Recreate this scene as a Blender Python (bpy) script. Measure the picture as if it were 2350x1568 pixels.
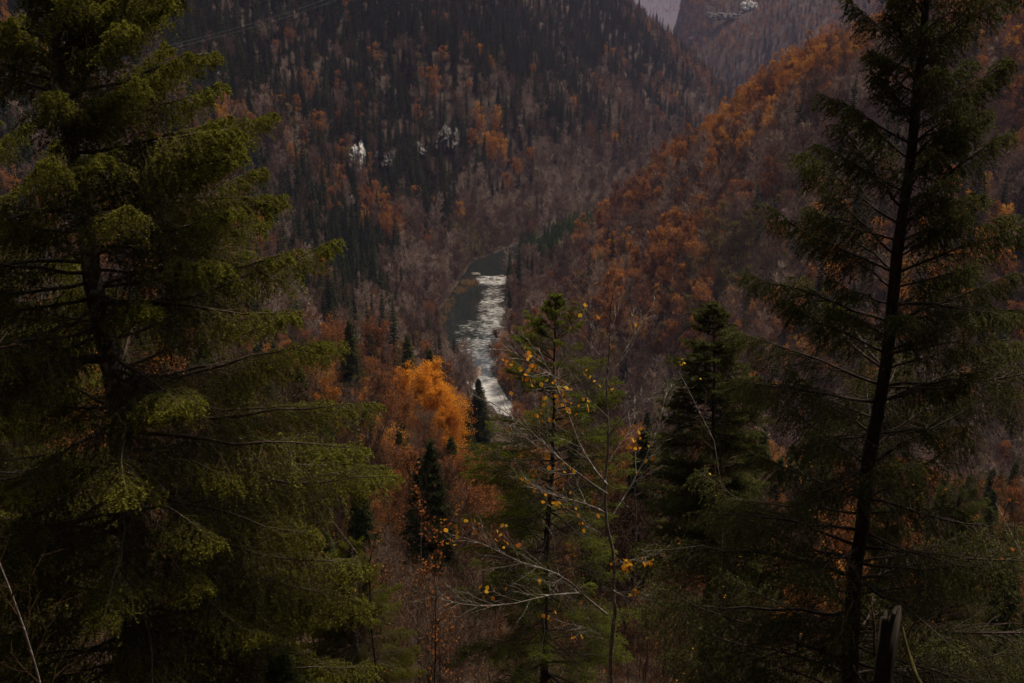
import bpy, math, random
import numpy as np
from mathutils import Vector, noise as mnoise
R = math.radians
rng = np.random.default_rng(7)
random.seed(7)
sc = bpy.context.scene
for _o in list(bpy.data.objects):
    bpy.data.objects.remove(_o)

# ------------------------------------------------------------------ camera
CAMZ = 136.0
PITCH = 18.0
cam_d = bpy.data.cameras.new("camera")
cam = bpy.data.objects.new("camera", cam_d)
sc.collection.objects.link(cam)
cam.location = (0, 0, CAMZ)
cam.rotation_euler = (R(90 - PITCH), 0, 0)
cam_d.lens = 35.0
cam_d.sensor_width = 36.0
cam_d.clip_start = 0.1
cam_d.clip_end = 20000
cam_d.dof.use_dof = True
cam_d.dof.focus_distance = 14.0
cam_d.dof.aperture_fstop = 4.0
sc.camera = cam

# ------------------------------------------------------------------ world, sun, exposure
SUN_EL, SUN_AZ = 64.0, 48.0        # azimuth measured from +Y towards +X
world = bpy.data.worlds.new("World")
sc.world = world
world.use_nodes = True
wn = world.node_tree
wn.nodes.clear()
w_out = wn.nodes.new("ShaderNodeOutputWorld")
w_bg = wn.nodes.new("ShaderNodeBackground")
w_sky = wn.nodes.new("ShaderNodeTexSky")
w_hs = wn.nodes.new("ShaderNodeHueSaturation")
w_sky.sky_type = 'NISHITA'
w_sky.sun_disc = False
w_sky.sun_elevation = R(SUN_EL)
w_sky.sun_rotation = R(SUN_AZ)
w_sky.air_density = 1.0
w_sky.dust_density = 4.0
w_hs.inputs['Saturation'].default_value = 0.06
wn.links.new(w_sky.outputs[0], w_hs.inputs['Color'])
wn.links.new(w_hs.outputs[0], w_bg.inputs[0])
w_bg.inputs[1].default_value = 0.06
wn.links.new(w_bg.outputs[0], w_out.inputs[0])

sun_d = bpy.data.lights.new("sun", 'SUN')
sun = bpy.data.objects.new("sun", sun_d)
sc.collection.objects.link(sun)
sun_d.energy = 3.4
sun_d.angle = R(16)
sun_d.color = (1.0, 0.85, 0.68)
_s = Vector((math.sin(R(SUN_AZ)) * math.cos(R(SUN_EL)), math.cos(R(SUN_AZ)) * math.cos(R(SUN_EL)), math.sin(R(SUN_EL))))
sun.rotation_euler = _s.to_track_quat('Z', 'Y').to_euler()
sun.location = (200, 0, 500)

sc.view_settings.view_transform = 'Standard'
sc.view_settings.look = 'None'
sc.view_settings.gamma = 1.0
sc.view_settings.use_curve_mapping = False
sc.view_settings.exposure = 0.62
sc.render.engine = 'CYCLES'
cy = sc.cycles
cy.use_denoising = True
try:
    cy.denoiser = 'OPENIMAGEDENOISE'
    cy.denoising_input_passes = 'RGB_ALBEDO_NORMAL'
except Exception:
    pass
cy.max_bounces = 5
cy.diffuse_bounces = 3
cy.glossy_bounces = 2
cy.transmission_bounces = 3
cy.volume_bounces = 0
cy.transparent_max_bounces = 4
cy.caustics_reflective = False
cy.caustics_refractive = False
cy.use_adaptive_sampling = True
cy.adaptive_threshold = 0.02

# ------------------------------------------------------------------ pixel <-> world helpers (photo width 2350)
F = 2350 * 35 / 36.0
CS, SN = math.cos(R(PITCH)), math.sin(R(PITCH))
def ray(u, v):
    du, dv = (u - 1175) / F, (v - 784) / F
    return du, CS - dv * SN, -SN - dv * CS
def at(u, v, y):
    """the world point seen at photo position (u, v) at forward distance y"""
    a, b, c = ray(u, v)
    t = y / b
    return np.array([a * t, y, CAMZ + c * t])
def project(P):
    P = np.asarray(P, float)
    x, y, z = P[..., 0], P[..., 1], P[..., 2] - CAMZ
    dep = y * CS - z * SN
    up = y * SN + z * CS
    dep = np.where(dep < .01, .01, dep)
    return 1175 + F * x / dep, 784 - F * up / dep

# ------------------------------------------------------------------ value noise (numpy)
_perm = np.random.default_rng(3).permutation(4096).astype(np.int64)
_vals = np.random.default_rng(4).random(4096)
def vnoise(x, y, seed=0):
    x = np.asarray(x, float); y = np.asarray(y, float)
    xi = np.floor(x).astype(np.int64); yi = np.floor(y).astype(np.int64)
    fx = x - xi; fy = y - yi
    fx = fx * fx * (3 - 2 * fx); fy = fy * fy * (3 - 2 * fy)
    def h(a, b):
        return _vals[_perm[(_perm[(a + seed * 17) & 4095] + b) & 4095]]
    return ((h(xi, yi) * (1 - fx) + h(xi + 1, yi) * fx) * (1 - fy) + (h(xi, yi + 1) * (1 - fx) + h(xi + 1, yi + 1) * fx) * fy) * 2 - 1
def fbm(x, y, o=4, seed=0):
    s, a, t = 0, 1.0, 0
    for i in range(o):
        s = s + a * vnoise(x * 2 ** i, y * 2 ** i, seed + i); t += a; a *= .5
    return s / t
def sstep(a, b, x):
    t = np.clip((x - a) / (b - a), 0, 1)
    return t * t * (3 - 2 * t)

# ------------------------------------------------------------------ terrain
RIV = np.array([(900, 60), (500, 170), (260, 215), (120, 248), (46, 285), (8, 318), (-4, 343), (-15, 376), (-17.5, 421), (-18.5, 462), (-15, 520),
                (-10, 565), (12, 610), (60, 685), (130, 790), (200, 950), (300, 1200), (375, 1430), (370, 1650), (250, 1790), (60, 1850), (-300, 1900)], float)
RW = np.array([14, 14, 13, 8, 5, 3.6, 3.8, 7.5, 17.5, 17, 14.5, 14, 11, 9, 12, 12, 12, 12, 12, 12, 12, 12], float)
def river_info(x, y):
    x = np.asarray(x, float); y = np.asarray(y, float)
    best = np.full(x.shape, 1e18); side = np.ones(x.shape); wd = np.ones(x.shape)
    for i in range(len(RIV) - 1):
        ax, ay = RIV[i]; bx, by = RIV[i + 1]
        dx, dy = bx - ax, by - ay
        t = np.clip(((x - ax) * dx + (y - ay) * dy) / (dx * dx + dy * dy), 0, 1)
        px, py = ax + t * dx, ay + t * dy
        d = (x - px) ** 2 + (y - py) ** 2
        cr = dx * (y - ay) - dy * (x - ax)
        m = d < best
        best = np.where(m, d, best); side = np.where(m, np.where(cr > 0, 1, -1), side)
        wd = np.where(m, RW[i] * (1 - t) + RW[i + 1] * t, wd)
    return np.sqrt(best), side, wd
QD = [0, 12, 28, 68, 107, 150, 187, 231, 250, 262, 270, 277, 300, 400, 800]
QH = [-1, 1.5, 9, 30, 47, 63, 78, 99, 109, 118.5, 127, 134.2, 150, 232, 420]
def H(x, y):
    x = np.asarray(x, float); y = np.asarray(y, float)
    d0, side, w = river_info(x, y)
    amp = sstep(15, 90, d0)
    n1 = fbm(x / 190, y / 190, 4, 11)
    n2 = fbm(x / 45, y / 45, 4, 23)
    n3 = fbm(x / 9, y / 9, 3, 31)
    e = np.maximum(d0 - w, 0)
    bank = np.where(d0 < w, -1.4 * sstep(0, 4, w - d0), 1.2 * sstep(0, 3, e))
    dd = np.maximum(e - 6, 0)
    # opposite (right) side and far left wall
    right = bank + dd * .66 * (.42 + .45 * sstep(585, 650, y) + (.58 - .45 * sstep(585, 650, y)) * sstep(10, 75, dd)) * (1 - .25 * sstep(150, 500, dd))
    gapk = 1 - .93 * sstep(.184, .146, x / np.maximum(y, 1)) * sstep(1800, 1980, y)
    left = bank + dd * (.52 + .26 * sstep(15, 90, dd)) * (1 - .30 * sstep(260, 700, dd))
    camh = np.interp(d0, QD, QH)
    near = sstep(440, 300, y)
    left = left * (1 - near) + camh * near
    h = np.where(side > 0, left, right)
    rough = amp * (n1 * 22 + n2 * 7)
    nearcam = sstep(30, 120, np.hypot(x, y - 0))
    h = h + rough * (0.25 + .75 * sstep(150, 420, y)) * nearcam + n3 * .8 * sstep(8, 25, e) * sstep(5, 14, np.hypot(x, y))
    # gullies on the walls
    g = np.abs(vnoise(x / 95 + 3, y / 95, 51))
    h = h - amp * 9 * (1 - sstep(0, .22, g)) * sstep(380, 520, y)
    # distant range
    far = 760 * np.exp(-((y - 8300) / 1500) ** 2) * (0.7 + .3 * fbm(x / 700, y / 700, 4, 77))
    h = np.minimum(h * gapk, 560)
    h = h * (1 - sstep(2600, 3300, y)) + np.maximum(far, h * .05) * sstep(2600, 3300, y)
    return h
def ground_hit(u, v, y0=20, y1=3000):
    a, b, c = ray(u, v)
    ys = np.concatenate([np.arange(y0, 900, 2.0), np.arange(900, y1, 6.0)])
    ts = ys / b
    hz = H(a * ts, ys)
    below = (CAMZ + c * ts) < hz
    i = int(np.argmax(below)) if below.any() else len(ys) - 1
    return np.array([a * ts[i], ys[i], hz[i]])

# ------------------------------------------------------------------ mesh helpers
class Buf:
    def __init__(s):
        s.V = []; s.T = []; s.Q = []; s.n = 0; s.tint = []; s.TM = []; s.QM = []
    def add(s, V, T=None, Q=None, tint=None, m=0):
        V = np.asarray(V, float).reshape(-1, 3)
        if T is not None and len(T):
            s.T.append(np.asarray(T, np.int64).reshape(-1, 3) + s.n); s.TM.append(np.full(len(s.T[-1]), m))
        if Q is not None and len(Q):
            s.Q.append(np.asarray(Q, np.int64).reshape(-1, 4) + s.n); s.QM.append(np.full(len(s.Q[-1]), m))
        s.V.append(V); s.n += len(V)
        s.tint.append(np.full(len(V), .5) if tint is None else np.broadcast_to(np.asarray(tint, float), (len(V),)))
    def mesh(s, name, mats, smooth=False):
        V = np.concatenate(s.V) if s.V else np.zeros((0, 3))
        T = np.concatenate(s.T) if s.T else np.zeros((0, 3), int)
        Q = np.concatenate(s.Q) if s.Q else np.zeros((0, 4), int)
        me = bpy.data.meshes.new(name)
        me.vertices.add(len(V)); me.vertices.foreach_set("co", V.astype(np.float32).ravel())
        nl = 3 * len(T) + 4 * len(Q)
        me.loops.add(nl); me.polygons.add(len(T) + len(Q))
        me.loops.foreach_set("vertex_index", np.concatenate([T.ravel(), Q.ravel()]).astype(np.int32))
        me.polygons.foreach_set("loop_start", np.concatenate([np.arange(len(T)) * 3, 3 * len(T) + np.arange(len(Q)) * 4]).astype(np.int32))
        mi = np.concatenate((s.TM or [np.zeros(0)]) + (s.QM or [])) if True else None
        me.polygons.foreach_set("material_index", mi.astype(np.int32))
        if smooth:
            me.polygons.foreach_set("use_smooth", np.ones(len(T) + len(Q), bool))
        for m in (mats if isinstance(mats, (list, tuple)) else [mats]):
            me.materials.append(m)
        a = me.attributes.new("tint", 'FLOAT', 'POINT')
        a.data.foreach_set("value", np.concatenate(s.tint).astype(np.float32))
        me.update(calc_edges=True)
        return me
def link(name, me, parent=None, **kw):
    o = bpy.data.objects.new(name, me)
    sc.collection.objects.link(o)
    if parent is not None: o.parent = parent
    for k, v in kw.items(): o[k] = v
    return o
def thing(name, label, cat, loc=(0, 0, 0), rz=0, group=None):
    o = bpy.data.objects.new(name, None)
    sc.collection.objects.link(o)
    o.location = loc; o.rotation_euler = (0, 0, rz); o.empty_display_size = .2
    o['label'] = label; o['category'] = cat
    if group: o['group'] = group
    return o
def nrm(a):
    return a / np.maximum(np.linalg.norm(a, axis=-1, keepdims=True), 1e-9)
def tubes(P, Rr, ns=5):
    """P[N,K,3], Rr[N,K] -> verts, quads"""
    P = np.asarray(P, float); N, K, _ = P.shape
    T = nrm(np.gradient(P, axis=1))
    ref = np.where(np.abs(T[..., 2:3]) > .9, np.array([1., 0, 0]), np.array([0, 0, 1.]))
    ref = np.repeat(ref[:, :1], K, axis=1)
    A = nrm(np.cross(T, ref)); B = np.cross(T, A)
    an = np.arange(ns) / ns * 2 * np.pi
    V = P[:, :, None] + Rr[:, :, None, None] * (np.cos(an)[None, None, :, None] * A[:, :, None] + np.sin(an)[None, None, :, None] * B[:, :, None])
    idx = np.arange(N * K * ns).reshape(N, K, ns)
    nx = np.roll(idx, -1, axis=2)
    Q = np.stack([idx[:, :-1], nx[:, :-1], nx[:, 1:], idx[:, 1:]], -1).reshape(-1, 4)
    return V.reshape(-1, 3), Q
def samp(P, t):
    """P[N,K,3], t[N,n] -> points, tangents [N,n,3]"""
    N, K, _ = P.shape
    f = np.clip(t, 0, .9999) * (K - 1)
    i = f.astype(int); fr = (f - i)[..., None]
    r = np.arange(N)[:, None]
    a, b = P[r, i], P[r, i + 1]
    return a + (b - a) * fr, nrm(b - a)
def kids(P, n, t0, t1, Lfn, fwd, side, up, jit=.25, K=4, sag=0.0, mode='side', rg=rng, jl=.3):
    """child polylines springing from parents"""
    N = len(P)
    t = t0 + (t1 - t0) * (np.arange(n)[None] + rg.random((N, n))) / n
    S, T = samp(P, t)
    upv = np.array([0, 0, 1.])
    s = nrm(np.cross(T, upv) + 1e-6)
    if mode == 'side':
        sg = np.where((np.arange(n) % 2) == 0, 1., -1.)[None, :, None]
        D = T * fwd + s * sg * side + upv * up
    else:
        a = rg.random((N, n)) * 2 * np.pi
        b = np.cross(s, T)
        D = T * fwd + (s * np.cos(a)[..., None] + b * np.sin(a)[..., None]) * side + upv * up
    D = nrm(D + rg.normal(0, jit, D.shape))
    L = Lfn(t) * (1 + rg.uniform(-jl, jl, t.shape))
    k = np.linspace(0, 1, K)
    C = S[:, :, None] + D[:, :, None] * (L[..., None] * k)[..., None]
    C[..., 2] += sag * L[..., None] * k ** 2
    if K > 2:
        C[:, :, 1:] += rg.normal(0, .035, C[:, :, 1:].shape) * L[..., None, None] * k[1:, None]
    return C.reshape(-1, K, 3), L.ravel(), t.ravel()
def ribbons(P, w0, w1=0.0, rg=rng):
    """flat thin strips for the finest twigs: P[N,K,3]"""
    N, K, _ = P.shape
    T = nrm(P[:, -1] - P[:, 0])
    r = nrm(np.cross(T, rg.normal(0, 1, T.shape)))
    w = np.linspace(w0, w1, K)[None, :, None]
    A = P - r[:, None] * w; B = P + r[:, None] * w
    V = np.stack([A, B], 2).reshape(-1, 3)
    idx = np.arange(N * K * 2).reshape(N, K, 2)
    Q = np.stack([idx[:, :-1, 0], idx[:, :-1, 1], idx[:, 1:, 1], idx[:, 1:, 0]], -1).reshape(-1, 4)
    return V, Q
def needles(P, n, nl, nw, fwd=.55, spread=1.0, rg=rng, tint=None):
    """bottlebrush needles along polylines P[N,K,3]"""
    N = len(P)
    t = rg.random((N, n)); S, T = samp(P, t)
    q = nrm(np.cross(T, rg.normal(0, 1, T.shape)))
    D = nrm(T * fwd + q * spread)
    W = nrm(np.cross(D, rg.normal(0, 1, D.shape)))
    L = nl * rg.uniform(.7, 1.25, (N, n, 1))
    V = np.stack([S - W * nw * .5, S + W * nw * .5, S + D * L], 2).reshape(-1, 3)
    Tn = np.arange(N * n * 3).reshape(-1, 3)
    tt = np.repeat(np.broadcast_to((.5 if tint is None else tint), (N,)), n * 3) if np.ndim(tint) else np.full(N * n * 3, .5 if tint is None else tint)
    return V, Tn, tt
def leafquads(C, size, rg=rng, flat=0.3):
    """kite shaped leaves/leaf clumps at C[N,3]"""
    N = len(C)
    a = nrm(rg.normal(0, 1, (N, 3)) * np.array([1, 1, flat + .4]))
    b = nrm(np.cross(a, rg.normal(0, 1, (N, 3))))
    s = (size * rg.uniform(.6, 1.3, N))[:, None]
    V = np.stack([C - a * s * .5, C + b * s * .33, C + a * s * .55, C - b * s * .33], 1).reshape(-1, 3)
    i = np.arange(N) * 4
    T = np.concatenate([np.stack([i, i + 1, i + 2], 1), np.stack([i, i + 2, i + 3], 1)])
    return V, T

# ------------------------------------------------------------------ materials
def new_mat(name):
    m = bpy.data.materials.new(name); m.use_nodes = True
    nt = m.node_tree; nt.nodes.clear()
    o = nt.nodes.new("ShaderNodeOutputMaterial")
    return m, nt, o
def ramp(nt, fac, stops):
    r = nt.nodes.new("ShaderNodeValToRGB")
    r.color_ramp.elements[0].position = stops[0][0]; r.color_ramp.elements[0].color = (*stops[0][1], 1)
    r.color_ramp.elements[1].position = stops[-1][0]; r.color_ramp.elements[1].color = (*stops[-1][1], 1)
    for p, c in stops[1:-1]:
        e = r.color_ramp.elements.new(p); e.color = (*c, 1)
    nt.links.new(fac, r.inputs[0]); return r.outputs[0]
def noise(nt, scale, detail=3, coord='Object', rough=.55, stretch=None):
    n = nt.nodes.new("ShaderNodeTexNoise"); n.inputs['Scale'].default_value = scale
    n.inputs['Detail'].default_value = detail; n.inputs['Roughness'].default_value = rough
    if coord == 'World':
        g = nt.nodes.new("ShaderNodeNewGeometry"); src = g.outputs['Position']
    else:
        g = nt.nodes.new("ShaderNodeTexCoord"); src = g.outputs[coord]
    if stretch:
        mp = nt.nodes.new("ShaderNodeMapping"); mp.inputs['Scale'].default_value = stretch
        nt.links.new(src, mp.inputs[0]); src = mp.outputs[0]
    nt.links.new(src, n.inputs['Vector'])
    return n.outputs[0]
def mathn(nt, op, a, b=None, clamp=False):
    m = nt.nodes.new("ShaderNodeMath"); m.operation = op; m.use_clamp = clamp
    for i, x in enumerate((a, b)):
        if x is None: continue
        if isinstance(x, (int, float)): m.inputs[i].default_value = x
        else: nt.links.new(x, m.inputs[i])
    return m.outputs[0]
def foliage_mat(name, stops, transl=.35, per_tree=.75, nscale=.35, use_tint=False, tint_w=.5):
    """leaf colour from a per-tree random value, a slow noise through the crown and the growth tint"""
    m, nt, out = new_mat(name)
    oi = nt.nodes.new("ShaderNodeObjectInfo")
    n = noise(nt, nscale, 2, 'Object')
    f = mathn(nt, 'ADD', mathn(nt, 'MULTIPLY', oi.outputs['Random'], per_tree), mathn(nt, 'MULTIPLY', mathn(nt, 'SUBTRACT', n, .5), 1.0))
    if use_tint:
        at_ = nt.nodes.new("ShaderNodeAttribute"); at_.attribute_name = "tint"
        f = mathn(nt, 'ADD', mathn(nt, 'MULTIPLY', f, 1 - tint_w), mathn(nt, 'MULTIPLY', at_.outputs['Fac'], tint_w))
    else:
        f = mathn(nt, 'ADD', f, (1 - per_tree) * .5)
    col = ramp(nt, f, stops)
    d = nt.nodes.new("ShaderNodeBsdfDiffuse"); nt.links.new(col, d.inputs[0])
    if transl > 0:
        t = nt.nodes.new("ShaderNodeBsdfTranslucent"); nt.links.new(col, t.inputs[0])
        mx = nt.nodes.new("ShaderNodeMixShader"); mx.inputs[0].default_value = transl
        nt.links.new(d.outputs[0], mx.inputs[1]); nt.links.new(t.outputs[0], mx.inputs[2])
        nt.links.new(mx.outputs[0], out.inputs[0])
    else:
        nt.links.new(d.outputs[0], out.inputs[0])
    return m
def bark_mat(name, dark, light, patch=(.35, .34, .3), patch_amt=.5, scale=6, stretch=(1, 1, .35), rnd=0.0):
    m, nt, out = new_mat(name)
    a = noise(nt, scale, 5, 'Object', .65, stretch)
    c = ramp(nt, a, [(.3, dark), (.72, light)])
    b = noise(nt, scale * .8, 4, 'Object', .6)
    mk = nt.nodes.new("ShaderNodeMapRange"); nt.links.new(b, mk.inputs[0])
    mk.inputs[1].default_value = 1 - patch_amt; mk.inputs[2].default_value = min(1, 1 - patch_amt + .08)
    mx = nt.nodes.new("ShaderNodeMixRGB"); nt.links.new(mk.outputs[0], mx.inputs[0]); nt.links.new(c, mx.inputs[1]); mx.inputs[2].default_value = (*patch, 1)
    col = mx.outputs[0]
    if rnd:
        oi = nt.nodes.new("ShaderNodeObjectInfo")
        hs = nt.nodes.new("ShaderNodeHueSaturation"); nt.links.new(col, hs.inputs['Color'])
        nt.links.new(mathn(nt, 'ADD', mathn(nt, 'MULTIPLY', oi.outputs['Random'], rnd * 2), 1 - rnd), hs.inputs['Value'])
        col = hs.outputs[0]
    p = nt.nodes.new("ShaderNodeBsdfPrincipled"); nt.links.new(col, p.inputs['Base Color'])
    p.inputs['Roughness'].default_value = .9; p.inputs['Specular IOR Level'].default_value = .15
    bp = nt.nodes.new("ShaderNodeBump"); bp.inputs['Strength'].default_value = .6; bp.inputs['Distance'].default_value = .02
    nt.links.new(a, bp.inputs['Height']); nt.links.new(bp.outputs[0], p.inputs['Normal'])
    nt.links.new(p.outputs[0], out.inputs[0])
    return m

M = {}
M['spruce'] = foliage_mat('spruce_needles', [(0, (.014, .020, .010)), (.5, (.028, .038, .015)), (1, (.052, .058, .020))], .15, .8)
M['spruce_green'] = foliage_mat('young_spruce_needles', [(0, (.030, .056, .018)), (.5, (.048, .084, .026)), (1, (.075, .11, .032))], .15, .8)
M['rust'] = foliage_mat('rust_leaves', [(0, (.12, .050, .028)), (.35, (.20, .078, .030)), (.7, (.33, .125, .028)), (1, (.42, .19, .035))], .3, .8)
M['orange'] = foliage_mat('orange_leaves', [(0, (.25, .085, .016)), (.5, (.38, .15, .02)), (1, (.50, .24, .028))], .4, .7)
M['gold'] = foliage_mat('golden_orange_leaves', [(0, (.36, .105, .012)), (.5, (.52, .185, .016)), (1, (.66, .29, .025))], .45, .6)
M['olive'] = foliage_mat('olive_leaves', [(0, (.075, .06, .026)), (.5, (.11, .085, .028)), (1, (.17, .12, .03))], .3, .8)
M['twig'] = foliage_mat('bare_twigs', [(0, (.060, .034, .027)), (.3, (.115, .067, .050)), (.65, (.19, .122, .094)), (.88, (.29, .21, .165)), (1, (.40, .32, .26))], 0, .9)
M['twig_shade'] = foliage_mat('shade_toned_twigs', [(0, (.036, .020, .013)), (.4, (.062, .036, .023)), (.75, (.10, .062, .042)), (1, (.17, .118, .082))], 0, .9)  # bare twigs darkened in colour to stand in for shade on the near slope
M['trunk'] = bark_mat('forest_bark', (.06, .046, .038), (.17, .14, .12), (.34, .31, .28), .42, 3, (1, 1, .4), .35)
M['dark_trunk'] = bark_mat('spruce_bark', (.03, .022, .018), (.085, .06, .05), (.16, .14, .12), .35, 3, (1, 1, .4), .3)
M['hero_bark'] = bark_mat('lichened_spruce_bark', (.035, .026, .020), (.14, .11, .088), (.34, .32, .28), .50, 9, (1, 1, .45))
M['hero_limb'] = bark_mat('spruce_limb_bark', (.030, .021, .015), (.095, .070, .052), (.30, .28, .24), .36, 9, (1, 1, .45))
M['fir_bark'] = bark_mat('dark_fir_bark', (.020, .014, .011), (.075, .055, .043), (.19, .17, .15), .34, 14, (1, 1, .5))
M['birch_bark'] = bark_mat('pale_young_bark', (.10, .08, .065), (.24, .205, .17), (.42, .40, .36), .44, 18, (1, 1, .6))
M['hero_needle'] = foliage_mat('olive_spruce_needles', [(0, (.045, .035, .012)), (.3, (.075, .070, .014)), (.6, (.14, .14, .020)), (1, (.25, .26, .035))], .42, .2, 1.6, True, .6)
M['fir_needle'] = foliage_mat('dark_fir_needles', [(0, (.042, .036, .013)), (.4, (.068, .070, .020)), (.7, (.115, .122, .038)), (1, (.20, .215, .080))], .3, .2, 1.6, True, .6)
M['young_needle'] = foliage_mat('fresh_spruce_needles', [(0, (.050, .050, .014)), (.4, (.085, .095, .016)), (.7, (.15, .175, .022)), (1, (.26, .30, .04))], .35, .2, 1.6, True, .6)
M['dead_twig'] = foliage_mat('dead_twigs', [(0, (.024, .014, .009)), (.5, (.048, .029, .018)), (.8, (.09, .058, .038)), (1, (.18, .135, .10))], 0, .5, 2.0)
M['birch_leaf'] = foliage_mat('yellow_birch_leaf', [(0, (.40, .13, .02)), (.45, (.58, .26, .02)), (1, (.70, .42, .03))], .45, 1.0, .5)
M['litter'] = foliage_mat('fallen_leaves', [(0, (.07, .035, .018)), (.5, (.14, .065, .022)), (.8, (.26, .12, .02)), (1, (.45, .25, .03))], .1, .1, 3.0, True, .85)
M['rustleaf'] = foliage_mat('dry_rust_leaves', [(0, (.13, .045, .02)), (.5, (.22, .08, .025)), (1, (.36, .16, .03))], .35, .4, 2.0)

def simple_mat(name, stops, scale=2, detail=5, rough=.9, bump=.5, coord='World', dist=.3, stretch=None):
    m, nt, out = new_mat(name)
    n = noise(nt, scale, detail, coord, .62, stretch)
    c = ramp(nt, n, stops)
    p = nt.nodes.new("ShaderNodeBsdfPrincipled"); nt.links.new(c, p.inputs['Base Color']); p.inputs['Roughness'].default_value = rough
    p.inputs['Specular IOR Level'].default_value = .2
    bp = nt.nodes.new("ShaderNodeBump"); bp.inputs['Strength'].default_value = bump; bp.inputs['Distance'].default_value = dist
    nt.links.new(n, bp.inputs['Height']); nt.links.new(bp.outputs[0], p.inputs['Normal'])
    nt.links.new(p.outputs[0], out.inputs[0]); return m
M['ground'] = simple_mat('leaf_covered_ground', [(.25, (.016, .011, .008)), (.5, (.036, .022, .014)), (.75, (.065, .038, .022))], .5, 8, dist=.5)
M['rock'] = simple_mat('pale_limestone', [(.28, (.14, .13, .12)), (.42, (.28, .26, .24)), (.56, (.52, .50, .47)), (.8, (.68, .66, .62))], .35, 8, .85, 1.0, stretch=(1, 1, 1.6))
M['grey_rock'] = simple_mat('grey_limestone', [(.3, (.03, .027, .025)), (.45, (.065, .06, .055)), (.6, (.11, .105, .098)), (.8, (.18, .17, .16))], .35, 8, .85, 1.0, stretch=(1, 1, 1.6))
M['river_rock'] = simple_mat('wet_river_rock', [(.3, (.05, .045, .035)), (.7, (.16, .14, .11))], 1.2, 6, .7, .8)
M['reed'] = simple_mat('dry_reeds', [(.3, (.16, .10, .045)), (.55, (.30, .19, .08)), (.8, (.42, .29, .13))], .8, 4, .9, .3)
M['gravel'] = simple_mat('gravel_bar', [(.3, (.08, .05, .034)), (.5, (.14, .095, .07)), (.8, (.26, .21, .17))], 1.5, 8, .9, .6, dist=.1)
M['stump'] = bark_mat('rotten_wood', (.010, .008, .006), (.034, .026, .020), (.25, .23, .21), .30, 11, (1, 1, .3))
M['moss'] = simple_mat('moss', [(.3, (.03, .026, .010)), (.7, (.085, .07, .016))], 20, 4, .95, .8, dist=.01)
M['cable'] = simple_mat('steel_cable', [(.3, (.05, .05, .055)), (.7, (.08, .08, .09))], 1, 1, .5, 0)

# ------------------------------------------------------------------ the ground sheet
def axis(neg, pos, fine, g):
    def half(L):
        out = [0.0]; s = fine
        while out[-1] < L:
            out.append(out[-1] + s); s = min(s * g, 160)
        return out
    return np.array([-v for v in half(neg)[:0:-1]] + half(pos))
gx = axis(6000, 6000, 3.0, 1.016)
_y = [-420.0]; 
while _y[-1] < 10500:
    yy = _y[-1]
    _y.append(yy + (12 if yy < -40 else 2.0 if yy < 70 else 4.0 if yy < 640 else 7.0 if yy < 1000 else 9 if yy < 2000 else 45))
gy = np.array(_y)
GX, GY = np.meshgrid(gx, gy)
GZ = H(GX, GY)
b = Buf()
idx = np.arange(GX.size).reshape(GX.shape)
b.add(np.stack([GX, GY, GZ], -1), Q=np.stack([idx[:-1, :-1], idx[:-1, 1:], idx[1:, 1:], idx[1:, :-1]], -1).reshape(-1, 4))
link('ground', b.mesh('ground', M['ground'], True), kind='structure')

# ------------------------------------------------------------------ the river
def river_mesh():
    pts = []; ws = []
    for i in range(len(RIV) - 1):
        n = max(2, int(np.hypot(*(RIV[i + 1] - RIV[i])) / 2.4))
        for k in range(n):
            t = k / n
            pts.append(RIV[i] * (1 - t) + RIV[i + 1] * t); ws.append(RW[i] * (1 - t) + RW[i + 1] * t)
    pts = np.array(pts); ws = np.array(ws)
    # smooth the centre line
    for _ in range(12):
        pts[1:-1] = (pts[:-2] + pts[1:-1] * 2 + pts[2:]) / 4
    tan = nrm(np.gradient(pts, axis=0)); nor = np.stack([-tan[:, 1], tan[:, 0]], 1)
    m = 23
    a = np.linspace(-1, 1, m)
    X = pts[:, None, 0] + nor[:, None, 0] * a[None] * (ws[:, None] + 1.5)
    Y = pts[:, None, 1] + nor[:, None, 1] * a[None] * (ws[:, None] + 1.5)
    # foam: a sill at y 535, rapids below it hugging the right bank, sky reflection painted white in the tail at y < 380
    q = a[None] * np.ones_like(X)                # +1 = left bank
    foam_sheen = .90 * sstep(541, 534, Y) * sstep(506, 524, Y) * sstep(.75, .1, q)
    foam_sheen = np.maximum(foam_sheen, .76 * sstep(534, 505, Y) * sstep(.30, -.25, q) * sstep(360, 440, Y))
    foam_sheen = np.maximum(foam_sheen, .66 * sstep(470, 440, Y) * sstep(.95, .2, q) * sstep(340, 380, Y))
    foam_sheen = np.maximum(foam_sheen, 1.12 * sstep(388, 366, Y) * sstep(326, 336, Y))  # bright sky mirrored in the shallow tail, painted in as white
    foam_sheen = foam_sheen * sstep(545, 540, Y) * sstep(1.0, .72, np.abs(q) + .22 * fbm(X / 2.5, Y / 5, 3, 95))
    rip = fbm(X / 1.6, Y / 3.5, 3, 90) * .16 * np.clip(foam_sheen * 1.2, 0.05, 1)
    Z = rip
    bb = Buf(); idx = np.arange(X.size).reshape(X.shape)
    bb.add(np.stack([X, Y, Z], -1), Q=np.stack([idx[:-1, :-1], idx[:-1, 1:], idx[1:, 1:], idx[1:, :-1]], -1).reshape(-1, 4), tint=foam_sheen.ravel())
    return bb
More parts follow.
